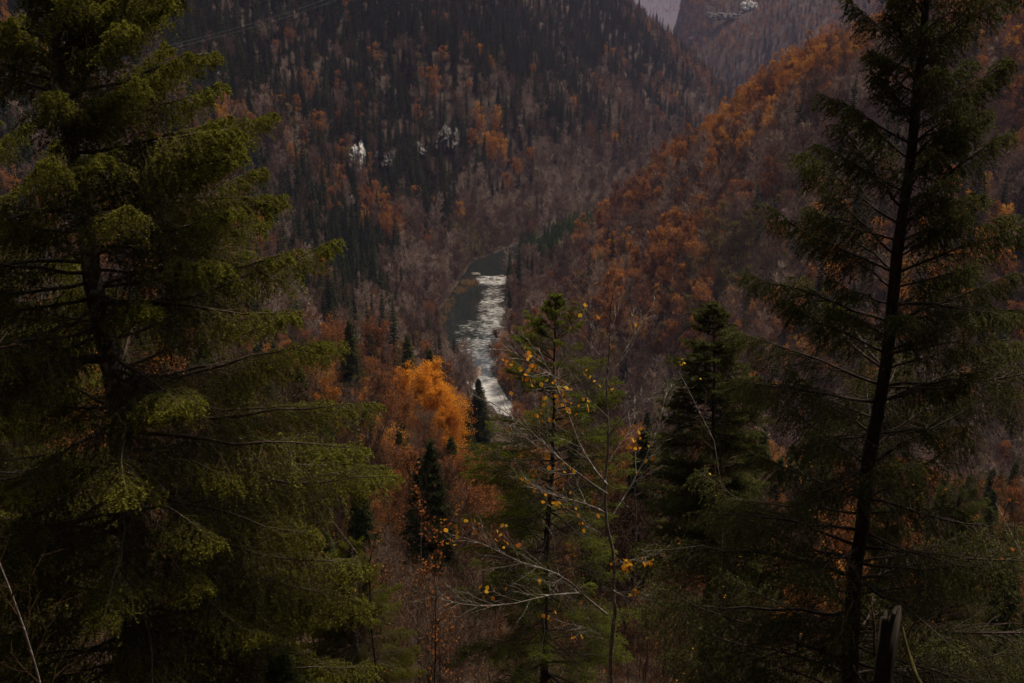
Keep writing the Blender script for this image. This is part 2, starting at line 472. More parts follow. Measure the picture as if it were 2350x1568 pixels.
def water_mat():
    m, nt, out = new_mat('river_water')
    at_ = nt.nodes.new("ShaderNodeAttribute"); at_.attribute_name = "tint"
    n1 = noise(nt, .55, 6, 'World', .7, (.62, 1.5, 1))
    n2 = noise(nt, .09, 3, 'World', .6)
    s = mathn(nt, 'ADD', mathn(nt, 'MULTIPLY', n1, 1.0), mathn(nt, 'MULTIPLY', n2, .55))
    s = mathn(nt, 'ADD', mathn(nt, 'MULTIPLY', at_.outputs['Fac'], .62), mathn(nt, 'SUBTRACT', s, 1.17))
    k = nt.nodes.new("ShaderNodeMapRange"); nt.links.new(s, k.inputs[0]); k.inputs[1].default_value = 0.0; k.inputs[2].default_value = .34
    k.clamp = True
    kk = mathn(nt, 'MULTIPLY', k.outputs[0], mathn(nt, 'MULTIPLY', at_.outputs['Fac'], 3.0, True), True)
    w = nt.nodes.new("ShaderNodeBsdfPrincipled"); w.inputs['Base Color'].default_value = (.009, .012, .010, 1)
    w.inputs['Roughness'].default_value = .06; w.inputs['IOR'].default_value = 1.33
    bp = nt.nodes.new("ShaderNodeBump"); bp.inputs['Strength'].default_value = .10; bp.inputs['Distance'].default_value = .05
    nt.links.new(n1, bp.inputs['Height']); nt.links.new(bp.outputs[0], w.inputs['Normal'])
    f = nt.nodes.new("ShaderNodeBsdfDiffuse"); nt.links.new(ramp(nt, noise(nt, .9, 6, 'World', .75, (.5, 1.3, 1)), [(.32, (.30, .29, .27)), (.5, (.46, .45, .43)), (.72, (.66, .65, .63))]), f.inputs[0])
    mx = nt.nodes.new("ShaderNodeMixShader"); nt.links.new(kk, mx.inputs[0]); nt.links.new(w.outputs[0], mx.inputs[1]); nt.links.new(f.outputs[0], mx.inputs[2])
    nt.links.new(mx.outputs[0], out.inputs[0]); return m
M['water'] = water_mat()
link('river_water', river_mesh().mesh('river_water', M['water'], True), kind='structure')

# ------------------------------------------------------------------ forest tree models (several of each kind, shared by all copies)
def conifer_model(seed, h=24, w=3.6, whorls=30, nb=9, per=9, mat='spruce', base=.10, fine=0):
    rg = np.random.default_rng(seed)
    t = Buf(); P = np.zeros((1, 7, 3)); zz = np.linspace(0, h * .97, 7); P[0, :, 2] = zz
    P[0, 1:, :2] += rg.normal(0, .07, (6, 2))
    t.add(*[None] * 0, **dict(zip(('V', 'Q'), tubes(P, np.linspace(.30, .03, 7)[None] * h / 24, 6))))
    c = Buf()
    zs = []; az = []; ln = []
    for i in range(whorls):
        f = i / (whorls - 1)
        z = h * (base + (1 - base) * f)
        r = w * (1 - f) ** .82 * rg.uniform(.8, 1.15) + .12
        k = max(4, int(nb * (1 - .45 * f)))
        a0 = rg.random() * 6.28
        for j in range(k):
            zs.append(z + rg.uniform(-.2, .2)); az.append(a0 + j / k * 6.28 + rg.uniform(-.3, .3)); ln.append(r * rg.uniform(.62, 1.12))
    zs, az, ln = map(np.array, (zs, az, ln)); N = len(zs)
    k = np.linspace(0, 1, 4)
    LP = np.zeros((N, 4, 3))
    LP[..., 0] = np.cos(az)[:, None] * ln[:, None] * k; LP[..., 1] = np.sin(az)[:, None] * ln[:, None] * k
    LP[..., 2] = zs[:, None] - ln[:, None] * (.38 * k ** 1.3 - .16 * k ** 3)
    # foliage: side sprays from each limb, hanging
    C, L, tt = kids(LP, per, .12, 1.0, lambda t_: np.broadcast_to((.30 + .42 * (1 - t_)) * ln[:, None] * .62 + .18, t_.shape), .75, .8, -.35, .3, 2, 0, 'side', rg)
    if fine:
        C3, _, _ = kids(C, fine, .05, 1.0, lambda t_: np.broadcast_to(.32 * L[:, None] * (1.2 - .6 * t_) + .10, t_.shape), .8, .7, -.3, .3, 2, 0, 'side', rg)
        V, Q = ribbons(C3, .040, .012, rg); c.add(V, Q=Q)
        V, Q = ribbons(C, .035, .015, rg); c.add(V, Q=Q)
        V, Q = ribbons(LP, .04, .02, rg); c.add(V, Q=Q)
    else:
        V, Q = ribbons(C, .17, .03, rg); c.add(V, Q=Q)
        V, Q = ribbons(LP, .16, .05, rg); c.add(V, Q=Q)
    return t, c
def tree_skeleton(seed, h=22, w=3.6, limbs=14, c0=.38, n2=7, n3=7, n4=0, lean=.03):
    rg = np.random.default_rng(seed)
    K = 9
    P = np.zeros((1, K, 3)); P[0, :, 2] = np.linspace(0, h * .93, K)
    P[0, :, :2] = np.cumsum(rg.normal(0, lean * h / K * 2, (K, 2)), 0); P[0, 0, :2] = 0
    t = np.sort(rg.uniform(c0, .97, limbs))[None]
    S, T = samp(P, t)
    a = np.arange(limbs) * 2.4 + rg.uniform(-.4, .4, limbs)
    f = (t[0] - c0) / (1 - c0)
    L = w * (1.15 - .75 * f ** 1.5) * rg.uniform(.7, 1.15, limbs) * 1.15
    up = 1.0 + .5 * f
    D = nrm(np.stack([np.cos(a), np.sin(a), up], 1))
    k = np.linspace(0, 1, 5)
    LB = S[0][:, None] + D[:, None] * (L[:, None] * k)[..., None]
    LB[..., 2] += (.22 * L[:, None] * k ** 2)
    LB[:, 1:] += rg.normal(0, .05, (limbs, 4, 3)) * L[:, None, None]
    B2, L2, t2 = kids(LB, n2, .15, 1.0, lambda t_: np.broadcast_to((.62 - .3 * t_) * L[:, None], t_.shape), .8, .75, .35, .25, 4, .12, 'any', rg)
    B3, L3, t3 = kids(B2, n3, .1, 1.0, lambda t_: np.broadcast_to((.6 - .25 * t_) * L2[:, None], t_.shape), .8, .8, .25, .3, 3, .08, 'any', rg)
    B4 = None
    if n4:
        B4, L4, t4 = kids(B3, n4, .1, 1.0, lambda t_: np.broadcast_to((.62 - .2 * t_) * L3[:, None], t_.shape), .8, .8, .15, .3, 2, 0, 'any', rg)
    return rg, P, LB, B2, B3, B4, h
def deciduous_model(seed, leaf=0, leaf_size=.4, tr=.2, tw=.022, leaf_lo=0, leaf_r=.25, **kw):
    rg, P, LB, B2, B3, B4, h = tree_skeleton(seed, **kw)
    t = Buf(); V, Q = tubes(P, np.linspace(tr, .03, P.shape[1])[None], 6); t.add(V, Q=Q)
    V, Q = tubes(LB, np.linspace(tr * .36, tr * .08, 5)[None].repeat(len(LB), 0), 4); t.add(V, Q=Q)
    c = Buf()
    V, Q = ribbons(B2, tw * 1.6, tw * .8, rg); c.add(V, Q=Q)
    V, Q = ribbons(B3, tw * 1.0, tw * .4, rg); c.add(V, Q=Q)
    last = B3
    if B4 is not None:
        V, Q = ribbons(B4, tw * .7, tw * .3, rg); c.add(V, Q=Q); last = B4
    if leaf:
        i = rg.integers(0, len(last), leaf); u_ = rg.random((leaf, 1))
        C = last[i, 0] * (1 - u_) + last[i, -1] * u_ + rg.normal(0, leaf_r, (leaf, 3))
        if leaf_lo: C = C[C[:, 2] < h * leaf_lo]
        V, T = leafquads(C, leaf_size, rg); c.add(V, T=T, m=1)
    return t, c

KINDS = {}
def reg(kind, name, models, tmat, cmats):
    out = []
    for i, (t, c) in enumerate(models):
        tm = t.mesh(name + '_trunk', tmat, True); cm = c.mesh(name + '_crown', cmats)
        bb = Buf()
        for src, off in ((t, 0), (c, 1)):
            for j, Vv in enumerate(src.V): pass
        Vt, Vc = np.concatenate(t.V), np.concatenate(c.V)
        bb.V = [Vt, Vc]; bb.tint = t.tint + c.tint; bb.n = len(Vt) + len(Vc)
        bb.T = [x + len(Vt) for x in c.T]; bb.TM = [x + 1 for x in c.TM]
        bb.Q = t.Q + [x + len(Vt) for x in c.Q]; bb.QM = t.QM + [x + 1 for x in c.QM]
        jm = bb.mesh(name + '_whole', [tmat] + list(cmats))
        out.append((tm, cm, jm))
    KINDS[kind] = (name, out)
reg('spruce', 'spruce_tree', [conifer_model(10 + i, h, w) for i, (h, w) in enumerate([(24, 3.4), (21, 2.7), (28, 3.8), (17, 3.1), (25, 2.9)])], M['dark_trunk'], [M['spruce']])
reg('young', 'young_spruce', [conifer_model(20 + i, h, w, 22, 8, 8, base=.03) for i, (h, w) in enumerate([(13, 2.2), (15, 2.5)])], M['dark_trunk'], [M['spruce_green']])
reg('bare', 'bare_tree', [deciduous_model(30 + i, tw=.036, h=h, w=w, n2=8, n3=11, c0=c, limbs=l_, tr=.17) for i, (h, w, c, l_) in enumerate([(21, 4.4, .3, 16), (24, 3.6, .4, 15), (17, 4.8, .2, 18), (22, 3.3, .35, 13), (14, 4.2, .15, 16), (19, 3.9, .3, 12), (23, 4.9, .35, 17)])], M['trunk'], [M['twig'], M['rust']])
reg('rust', 'rusty_beech', [deciduous_model(40 + i, tw=.03, leaf=1700, leaf_size=.42, h=h, w=w, n3=8, c0=c) for i, (h, w, c) in enumerate([(21, 4.4, .25), (23, 3.8, .3), (17, 4.8, .18), (22, 3.3, .2), (14, 4.2, .1)])], M['trunk'], [M['twig'], M['rust']])
reg('orange', 'orange_beech', [deciduous_model(50 + i, leaf=2000, leaf_size=.46, h=h, w=w, n3=8, c0=c) for i, (h, w, c) in enumerate([(20, 4.6, .22), (22, 3.9, .2), (16, 4.9, .15), (13, 3.9, .1)])], M['trunk'], [M['twig'], M['orange']])
reg('olive', 'olive_tree', [deciduous_model(60 + i, leaf=1200, leaf_size=.4, h=h, w=w, n3=8, c0=c) for i, (h, w, c) in enumerate([(18, 3.6, .2), (20, 3.2, .3)])], M['trunk'], [M['twig'], M['olive']])
KINDS['olive'] = ('ash_tree', KINDS['olive'][1])
# finer models for the slope just below the camera
reg('bare_n', 'bare_tree', [deciduous_model(70 + i, tr=.16, tw=.014, h=16, w=3.4, limbs=18, n2=8, n3=8, n4=7, c0=.25) for i in range(3)], M['trunk'], [M['twig_shade'], M['rust']])
reg('rust_n', 'rusty_beech', [deciduous_model(80 + i, tr=.16, tw=.012, leaf=7000, leaf_size=.15, leaf_r=.16, h=16, w=3.7, limbs=16, n2=8, n3=8, n4=3, c0=.18) for i in range(3)], M['trunk'], [M['twig_shade'], M['rust']])
reg('orange_n', 'orange_beech', [deciduous_model(90 + i, tr=.18, tw=.012, leaf=11000, leaf_size=.19, leaf_r=.2, h=17, w=4.4, limbs=18, n2=8, n3=8, n4=3, c0=.15) for i in range(2)], M['trunk'], [M['twig_shade'], M['orange']])
reg('gold_n', 'orange_beech', [deciduous_model(92 + i, tr=.18, tw=.012, leaf=12000, leaf_size=.20, leaf_r=.2, h=17, w=4.8, limbs=18, n2=8, n3=8, n4=3, c0=.12) for i in range(2)], M['trunk'], [M['twig_shade'], M['gold']])
M['spruce_near'] = foliage_mat('near_spruce_needles', [(0, (.026, .030, .012)), (.5, (.044, .052, .018)), (1, (.078, .084, .026))], .25, .8)
reg('spruce_n', 'spruce_tree', [conifer_model(95 + i, 16, w, 42, 11, 13, base=.03, fine=5) for i, w in enumerate([2.7, 3.3])], M['dark_trunk'], [M['spruce_near']])
reg('shrub', 'bare_shrub', [deciduous_model(100 + i, tr=.03, tw=.005, leaf=lf, leaf_size=.07, leaf_r=.05, h=5, w=1.5, limbs=12, n2=7, n3=6, n4=3, c0=.05, lean=.05) for i, lf in enumerate([60, 520, 240, 30])], M['dead_twig'], [M['dead_twig'], M['rustleaf']])

# ------------------------------------------------------------------ where the forest stands
def scatter(y0, y1, sp, lim=.66, vtop=-260):
    ny = int((y1 - y0) / sp); xm = y1 * lim
    nx = int(2 * xm / sp)
    X, Y = np.meshgrid(np.linspace(-xm, xm, nx), np.linspace(y0, y1, ny))
    X = X.ravel() + rng.uniform(-.48, .48, X.size) * sp; Y = Y.ravel() + rng.uniform(-.48, .48, Y.size) * sp
    k = np.abs(X) < Y * lim + 8
    X, Y = X[k], Y[k]
    d, s, w = river_info(X, Y)
    k = d > w - .8
    X, Y, d, s = X[k], Y[k], d[k], s[k]
    Z = H(X, Y)
    u, v = project(np.stack([X, Y, Z], 1))
    k = (v > vtop)
    return X[k], Y[k], Z[k], d[k], s[k]
_q = scatter(120, 300, 5.0, .72); _k = _q[4] < 0
parts = [[a_[_k] for a_ in _q], scatter(300, 640, 4.7), scatter(640, 1000, 5.8), scatter(1000, 1750, 7.6), scatter(1750, 2700, 9, .42), scatter(6600, 8600, 40, .2)]
def bank(y0, y1, sp):
    q = scatter(y0, y1, sp)
    d, s_, w_ = river_info(q[0], q[1])
    k = (d < w_ + 11) & (d > w_ - 1.6)
    return [a_[k] for a_ in q]
nmain = sum(len(p[0]) for p in parts)
parts.append(bank(300, 660, 2.6))
X, Y, Z, D, S = [np.concatenate([p[i] for p in parts]) for i in range(5)]
BUSH = np.arange(len(X)) >= nmain
k = ~((S > 0) & (Y < 352) & ~BUSH & (np.abs(project(np.stack([X, Y, Z + 6], 1))[0] - 1132) < 50))
k &= ~(BUSH & (S > 0) & (Y < 352) & (Y > 322) & (rng.random(len(X)) < .5))
X, Y, Z, D, S, BUSH = [q[k] for q in (X, Y, Z, D, S, BUSH)]
U, V_ = project(np.stack([X, Y, Z + 10], 1))
nA = fbm(X / 60, Y / 60, 3, 201); nB = fbm(X / 35, Y / 35, 3, 202); nC = fbm(X / 110, Y / 110, 3, 203); nD = fbm(X / 48, Y / 48, 2, 208); nE = fbm(X / 75, Y / 75, 3, 209)
def ell(cu, cv, ru, rv):
    return np.exp(-(((U - cu) / ru) ** 2 + ((V_ - cv) / rv) ** 2))
def near_pt(cu, cv, rad):
    """soft membership of a patch of the hillside, centred where that photo position meets the ground"""
    p = ground_hit(cu, cv); p = ground_hit(cu, cv + F * 9 / p[1])
    return np.exp(-(((X - p[0]) ** 2 + (Y - p[1]) ** 2) / rad ** 2))
leftw = (S > 0)
w_sp = np.where(leftw, .66 + .95 * nA + .5 * nB + .42 * sstep(70, 150, Z) * sstep(1150, 900, Y), .16 + .9 * nE - .2 * nD)
w_ba = np.where(leftw, .62 + .5 * nC, .74 + .4 * nC)
w_ru = np.where(leftw, .20 - .5 * nA + .35 * nB, .56 - .3 * nA + .7 * nE * -1 + .2 * nD)
w_or = np.where(leftw, -.30 - .35 * nA + .85 * nD, -.16 + .95 * nD - .3 * nE)
w_ol = np.where(leftw, .10 + .3 * nC, .12 + .35 * nC)
w_yo = np.zeros_like(w_sp)
flat = sstep(60, 25, D) * (Y < 1000)
w_ol = w_ol + .5 * flat; w_ba = w_ba + .5 * flat; w_sp = w_sp - .5 * flat
# patches seen in the photograph
for (cu, cv, rad, arr, amt) in [
    (790, 620, 38, 'sp', 1.6), (850, 560, 30, 'sp', 1.3), (700, 240, 60, 'sp', .7), (1180, 120, 70, 'sp', .8), (1290, 150, 60, 'sp', .7), (1000, 480, 28, 'sp', .9),
    (930, 100, 70, 'sp', .6), (1400, 60, 70, 'sp', .5),
        (1180, 700, 14, 'sp', 2), (1175, 640, 14, 'sp', 2), (1660, 150, 90, 'sp', .8),
    (1160, 350, 26, 'or', .9), (1130, 330, 20, 'or', .8), (660, 270, 20, 'or', 1.0), (735, 270, 16, 'or', .8), (1010, 190, 12, 'or', 1.3), (950, 270, 16, 'or', .9), (1060, 480, 12, 'or', 1), (880, 520, 12, 'or', 1),
    (1100, 560, 12, 'or', 1), (1620, 350, 26, 'or', 1.3), (1680, 360, 24, 'or', .8), (1850, 150, 50, 'or', 1.6), (1780, 210, 35, 'or', 1.6), (1900, 90, 45, 'or', 1.7), (1830, 230, 35, 'or', 1.0), (1550, 480, 18, 'or', .9), (1205, 690, 8, 'or', 2),
    (1370, 610, 14, 'or', 1.1), (1430, 500, 24, 'or', .9), (1480, 440, 30, 'ru', 1.2), (1400, 540, 26, 'ru', 1.2), (1540, 600, 30, 'ru', .9), (1560, 130, 40, 'ru', .5), (880, 500, 20, 'ru', .8),
    (1640, 680, 22, 'ol', 1.1), (1700, 560, 20, 'ol', .8), (1080, 560, 22, 'ol', 1.2), (1230, 260, 90, 'ba', .25), (1450, 300, 100, 'ba', .3), (980, 640, 36, 'ba', 1.0), (1300, 420, 60, 'ba', .8), (1700, 430, 60, 'ba', .7)]:
    a = {'sp': w_sp, 'yo': w_yo, 'or': w_or, 'ru': w_ru, 'ol': w_ol, 'ba': w_ba}[arr]
    a += amt * near_pt(cu, cv, rad)
w_yo = w_yo + 3.0 * (S < 0) * sstep(520, 545, Y) * sstep(720, 690, Y) * sstep(52, 42, D)
w_sp = w_sp + .8 * (S < 0) * sstep(430, 450, Y) * sstep(560, 540, Y) * sstep(30, 22, D)
w_ol = w_ol + .3 * BUSH
W = np.stack([w_sp, w_yo, w_ba, w_ru, w_or, w_ol], 1) + rng.gumbel(0, .27, (len(X), 6))
KN = ['spruce', 'young', 'bare', 'rust', 'orange', 'olive']
kind = W.argmax(1)
SCL = (rng.uniform(.62, 1.12, len(X)) * (1 + .18 * nB)) * np.where(flat > .5, .85, 1)
SCL = np.where(BUSH, rng.uniform(.16, .42, len(X)) * np.where((Y < 352) & (S > 0), .5, 1), SCL)
kind = np.where(BUSH & (kind < 2), 2, kind)
SCL = np.where(kind == 1, rng.uniform(.95, 1.35, len(X)), SCL)
SCL = SCL * np.where(Y > 2900, 1.7, 1)
ROT = rng.random(len(X)) * 6.28
# no trees stand on the bare rock faces
CLR = []
for (cu, cv, w_, h_) in [(818, 368, 34, 80), (1022, 325, 30, 62), (1690, 38, 120, 20), (1722, 14, 26, 24)]:
    q = ground_hit(cu, cv + h_ * .5); dd_ = q[1]; hw = w_ / F * dd_ * .40
    xc_ = ray(cu, cv)[0] / ray(cu, cv)[1]
    bad = (np.abs(X - xc_ * Y) < hw) & (Y > dd_ - 16) & (Y < dd_ + h_ / F * dd_ * .8)
    CLR.append(bad)
ok_ = ~np.any(CLR, axis=0)
X, Y, Z, D, S, kind, SCL, ROT, flat = [q[ok_] for q in (X, Y, Z, D, S, kind, SCL, ROT, flat)]
# which trees stand in open sight (their tops against the ground)
def seen(X, Y, Zt):
    ok = np.ones(len(X), bool)
    for f in np.linspace(.3, .96, 26):
        px, py, pz = X * f, Y * f, CAMZ + (Zt - CAMZ) * f
        ok &= pz > H(px, py) + 1
    return ok
pu, pv = project(np.stack([X, Y, Z + 14 * SCL], 1))
inframe = (pu > -20) & (pu < 2370) & (pv > -30) & (pv < 1000) & (Y < 1500)
vis = np.zeros(len(X), bool); vis[inframe] = seen(X[inframe], Y[inframe], (Z + 16 * SCL)[inframe])
hid_left = (pu < 600) | (pu > 2000)

LAND = [(818, 368, 'the tall pale cliff'), (1022, 325, 'the square pale cliff'), (1110, 640, 'the white river sill'), (1060, 700, 'the dark pool'), (1120, 600, 'the far river bend'),
        (1010, 742, 'the grassy ochre spit'), (1290, 515, 'the green plantation'), (1272, 690, 'the young spruce top'), (1638, 705, 'the cone-shaped conifer'), (1685, 640, 'the lowest tips of the big fir'),
        (1620, 350, 'the orange patch on the right slope'), (1830, 180, 'the orange crest on the right'), (1560, 60, 'the hazy gap'), (1700, 40, 'the distant rock band'), (1150, 340, 'the orange patch above the bend'),
        (690, 380, 'the highest green spruce tip'), (790, 545, 'the longest green spruce tip'), (670, 270, 'the rusty patch left of the cliffs'), (1010, 190, 'the small lone orange crown'), (1450, 420, 'the red crowns on the spur'),
        (850, 740, 'the red-orange tree by the river'), (1690, 215, 'the notch between the slopes'), (950, 860, 'the brightest orange tree'), (1160, 790, 'the brown boulder'), (1230, 120, 'the middle of the upper valley wall'),
        (1430, 170, 'the right end of the upper valley wall'), (950, 90, 'the left of the upper valley wall'), (1800, 420, 'the upper fir tips'), (1400, 650, 'the tip of the leafless sapling'), (1150, 480, 'the trees over the bend'), (1905, 95, 'the upper orange crest'), (1760, 250, 'the lower orange crest'), (1690, 310, 'the saddle of the right ridge'), (1570, 440, 'the plantation ridge'), (1450, 640, 'the slope over the sapling tip'), (1560, 680, 'the slope beside the cone-shaped conifer'), (1240, 620, 'the right bank over the sill'), (1320, 600, 'the right bank below the plantation'), (1600, 600, 'the slope over the cone-shaped conifer'), (1500, 330, 'the far wall beyond the spur'), (760, 160, 'the dark wood under the cables'), (720, 480, 'the wood beside the spruce tips'),
        (950, 500, 'the dark hollow under the cliffs'), (900, 620, 'the dark spruce stand on the left bank'), (1500, 560, 'the middle of the right slope'), (1330, 300, 'the bare trees across the bend')]
def where_is(u, v, pre=''):
    d = [((u - a) / 1.0) ** 2 + (v - b_) ** 2 for a, b_, _ in LAND]
    i = int(np.argmin(d)); a, b_, nm = LAND[i]; dd = math.sqrt(d[i])
    dx, dy = u - a, v - b_
    w = []
    if abs(dy) > .45 * abs(dx): w.append('above' if dy < 0 else 'below')
    if abs(dx) > .45 * abs(dy): w.append('left of' if dx < 0 else 'right of')
    rel = ' and '.join(w)
    q = 'just ' if dd < 45 else 'well ' if dd > 120 else ''
    if rel.startswith('above and') or rel.startswith('below and') or 'of' not in rel: pass
    return (q if len(w) < 2 else '') + rel + ' ' + nm
DESC = {'spruce': ('dark green spruce', 'spruce'), 'young': ('green young spruce', 'spruce'), 'bare': ('leafless grey-brown tree', 'bare tree'),
        'rust': ('rust brown tree', 'beech'), 'orange': ('orange-leaved tree', 'beech'), 'olive': ('thin olive-yellow tree', 'tree')}
GRP = {'spruce': 'spruces on the valley slopes', 'young': 'young spruces along the spur', 'bare': 'bare trees on the valley slopes', 'rust': 'rust brown trees on the valley slopes',
       'orange': 'orange trees on the valley slopes', 'olive': 'olive-yellow trees on the valley slopes'}
def place(kd, x, y, z, s, rz, label, cat, group, parts=True, sz=None, variant=None, tilt=(0, 0)):
    name, models = KINDS[kd]
    tm, cm, jm = models[variant if variant is not None else random.randrange(len(models))]
    if parts:
        o = thing(name, label, cat, (x, y, z), rz, group)
        link('trunk', tm, o); link('crown', cm, o)
    else:
        o = link(name, jm, None, label=label, category=cat)
        if group: o['group'] = group
        o.location = (x, y, z); o.rotation_euler = (0, 0, rz)
    o.rotation_euler = (tilt[0], tilt[1], rz)
    o.scale = (s, s, sz if sz else s)
    return o
individual = np.zeros(len(X), bool)
size_px = SCL * 20 / Y
for ki, kn in enumerate(KN):
    cand = np.where((kind == ki) & vis & ~hid_left)[0]
    cap = {'spruce': 200, 'bare': 130, 'rust': 150}.get(kn, 250)
    cand = cand[np.argsort(-size_px[cand])][:cap]
    individual[cand] = True
    for i in cand:
        s = SCL[i]
        adj = 'very tall ' if s > 1.08 else 'tall ' if s > .95 else 'low ' if s < .4 else 'small ' if s < .72 else 'medium ' if s < .82 else ''
        place(kn, X[i], Y[i], Z[i] - .3, s, ROT[i], ' '.join(((adj if len((DESC[kn][0] + ' ' + where_is(pu[i], pv[i])).split()) < 15 else '') + DESC[kn][0] + ' ' + where_is(pu[i], pv[i])).split()[:16]), DESC[kn][1], GRP[kn], parts=(Y[i] < 470),
              tilt=(rng.normal(0, .03), rng.normal(0, .03)))

# the rest of each kind: one forest mass of instances
def forest(name, kn, P_, SC_, RO_, label=None):
    n = len(P_)
    me = bpy.data.meshes.new(name); me.vertices.add(n)
    me.vertices.foreach_set("co", np.asarray(P_, np.float32).ravel())
    a = me.attributes.new("rot", 'FLOAT_VECTOR', 'POINT'); a.data.foreach_set("vector", np.stack([rng.normal(0, .03, n), rng.normal(0, .03, n), RO_], 1).astype(np.float32).ravel())
    a = me.attributes.new("scl", 'FLOAT', 'POINT'); a.data.foreach_set("value", np.asarray(SC_, np.float32))
    a = me.attributes.new("idx", 'INT', 'POINT'); a.data.foreach_set("value", rng.integers(0, len(KINDS[kn][1]), n).astype(np.int32))
    o = link(name, me, kind='stuff', label=label or 'dense mass of %ss covering the farther valley slopes' % DESC[kn][0], category='forest')
    col = bpy.data.collections.new(name + '_models')
    for j, (tm, cm, jm) in enumerate(KINDS[kn][1]):
        q = bpy.data.objects.new('%s_model_%d' % (name, j), jm); col.objects.link(q)
    ng = bpy.data.node_groups.new(name, 'GeometryNodeTree')
    ng.interface.new_socket('Geometry', in_out='INPUT', socket_type='NodeSocketGeometry')
    ng.interface.new_socket('Geometry', in_out='OUTPUT', socket_type='NodeSocketGeometry')
    gi = ng.nodes.new('NodeGroupInput'); go = ng.nodes.new('NodeGroupOutput')
    ci = ng.nodes.new('GeometryNodeCollectionInfo'); ci.inputs['Collection'].default_value = col
    ci.inputs['Separate Children'].default_value = True; ci.inputs['Reset Children'].default_value = True
    ip = ng.nodes.new('GeometryNodeInstanceOnPoints'); ip.inputs['Pick Instance'].default_value = True
    def attr(nm, ty):
        a_ = ng.nodes.new('GeometryNodeInputNamedAttribute'); a_.data_type = ty; a_.inputs['Name'].default_value = nm
        return a_.outputs['Attribute']
    L = ng.links.new
    L(gi.outputs[0], ip.inputs['Points']); L(ci.outputs[0], ip.inputs['Instance'])
    L(attr('idx', 'INT'), ip.inputs['Instance Index'])
    e2r = ng.nodes.new('FunctionNodeEulerToRotation'); L(attr('rot', 'FLOAT_VECTOR'), e2r.inputs[0]); L(e2r.outputs[0], ip.inputs['Rotation'])
    L(attr('scl', 'FLOAT'), ip.inputs['Scale'])
    L(ip.outputs[0], go.inputs[0])
    md = o.modifiers.new('instances', 'NODES'); md.node_group = ng
    return o
FN = {'spruce': 'spruce_forest', 'young': 'young_spruce_forest', 'bare': 'bare_forest', 'rust': 'rusty_forest', 'orange': 'orange_forest', 'olive': 'ash_forest'}
for ki, kn in enumerate(KN):
    sel = (kind == ki) & ~individual
    if sel.sum(): forest(FN[kn], kn, np.stack([X[sel], Y[sel], Z[sel] - .3], 1), SCL[sel], ROT[sel])

# ------------------------------------------------------------------ pale limestone cliffs
def cliff(u, v, wpx, hpx, label, seed, y=None, lumps=5, name='cliff', mat='grey_rock'):
    p = ground_hit(u, v + hpx * .5) if y is None else at(u, v, y)
    dist = p[1]; c = at(u, v, dist - 4)
    w = wpx / F * dist; h = hpx / F * dist
    rg = np.random.default_rng(seed)
    root = thing(name, label, 'cliff', tuple(p))
    n = lumps * 2
    for i in range(n):
        tall = rg.uniform(.35, 1.05); bw = w / n * rg.uniform(1.5, 2.6); bh = h * tall; bd = 4 + 4 * rg.random()
        cx = (i + .5) / n * w - w / 2 + rg.uniform(-.3, .3) * bw
        m = 16
        a = np.linspace(-1, 1, m); zz = np.linspace(-1, 1, m + 12)
        A, Zg = np.meshgrid(a, zz)
        tap = np.sqrt(np.clip(1.02 - np.abs(Zg) ** 3.5, 0.0004, 1)) * (1 + .3 * fbm(Zg * 3 + i * 7, Zg * 0 + seed, 3, 320))
        prof = 1 - np.abs(A) ** 2.2 * .9
        dep = prof * bd * (.4 + .6 * tap) + fbm(A * 2.3 + i * 9, Zg * 3.5 + seed, 4, 300 + seed) * 1.6
        dep += np.round(fbm(A * 1.5 + i * 5, Zg * 3.0, 3, 310) * 5) * .45
        Xc = A * bw * .6 * tap + fbm(Zg * 2.6 + i, A * 1.5, 3, 333) * bw * .22
        Vv = np.stack([Xc + cx, 7.5 - dep + Zg * 4.0 + (A ** 2) * 3, Zg * bh / 2 + (c[2] - p[2]) + rg.uniform(-.3, .3) * h * (1.05 - tall) + fbm(A * 2 + i, Zg * 2, 3, 350) * bh * .12], -1)
        idx = np.arange(A.size).reshape(A.shape)
        b = Buf(); b.add(Vv, Q=np.stack([idx[:-1, :-1], idx[:-1, 1:], idx[1:, 1:], idx[1:, :-1]], -1).reshape(-1, 4))
        Bk = Vv.copy(); Bk[..., 1] = 16.0
        k = idx[:, [0, -1]]; b.add(Bk.reshape(-1, 3)); off = A.size
        ring = list(idx[0]) + list(idx[1:, -1]) + list(idx[-1, ::-1][1:]) + list(idx[::-1, 0][1:-1])
        b.Q.append(np.array([[ring[j], ring[(j + 1) % len(ring)], ring[(j + 1) % len(ring)] + off, ring[j] + off] for j in range(len(ring))])); b.QM.append(np.zeros(len(ring)))
        link('rock_pillar', b.mesh('rock_pillar', M[mat]), root)
    return root
CL = []
CL.append(cliff(818, 368, 34, 80, 'brightest pale limestone cliff, tall and narrow on the shaded valley wall', 1, lumps=2, mat='rock'))
cliff(950, 350, 40, 40, 'low broken grey-white cliff between the tall pale cliff and the square cliff', 2, lumps=4)
cliff(1022, 325, 46, 62, 'square pale grey cliff, rightmost of those on the shaded valley wall', 3, lumps=4)
cliff(870, 372, 50, 34, 'grey broken rock face right beside the tall pale cliff', 4, lumps=4)
cliff(385, 112, 44, 12, 'small white rock ledge seen between the branches of the left spruce', 5, lumps=3)
cliff(1690, 38, 120, 20, 'long pale rock band high on the distant mountain', 6, lumps=9)
cliff(1722, 14, 26, 24, 'short white rock face above the long rock band on the distant mountain', 7, lumps=3, mat='rock')
cliff(1596, 92, 22, 14, 'tiny white rock at the foot of the distant mountain', 8, lumps=2)
cliff(2275, 385, 50, 40, 'grey-white rock face on the right slope behind the dark fir', 9, lumps=4)
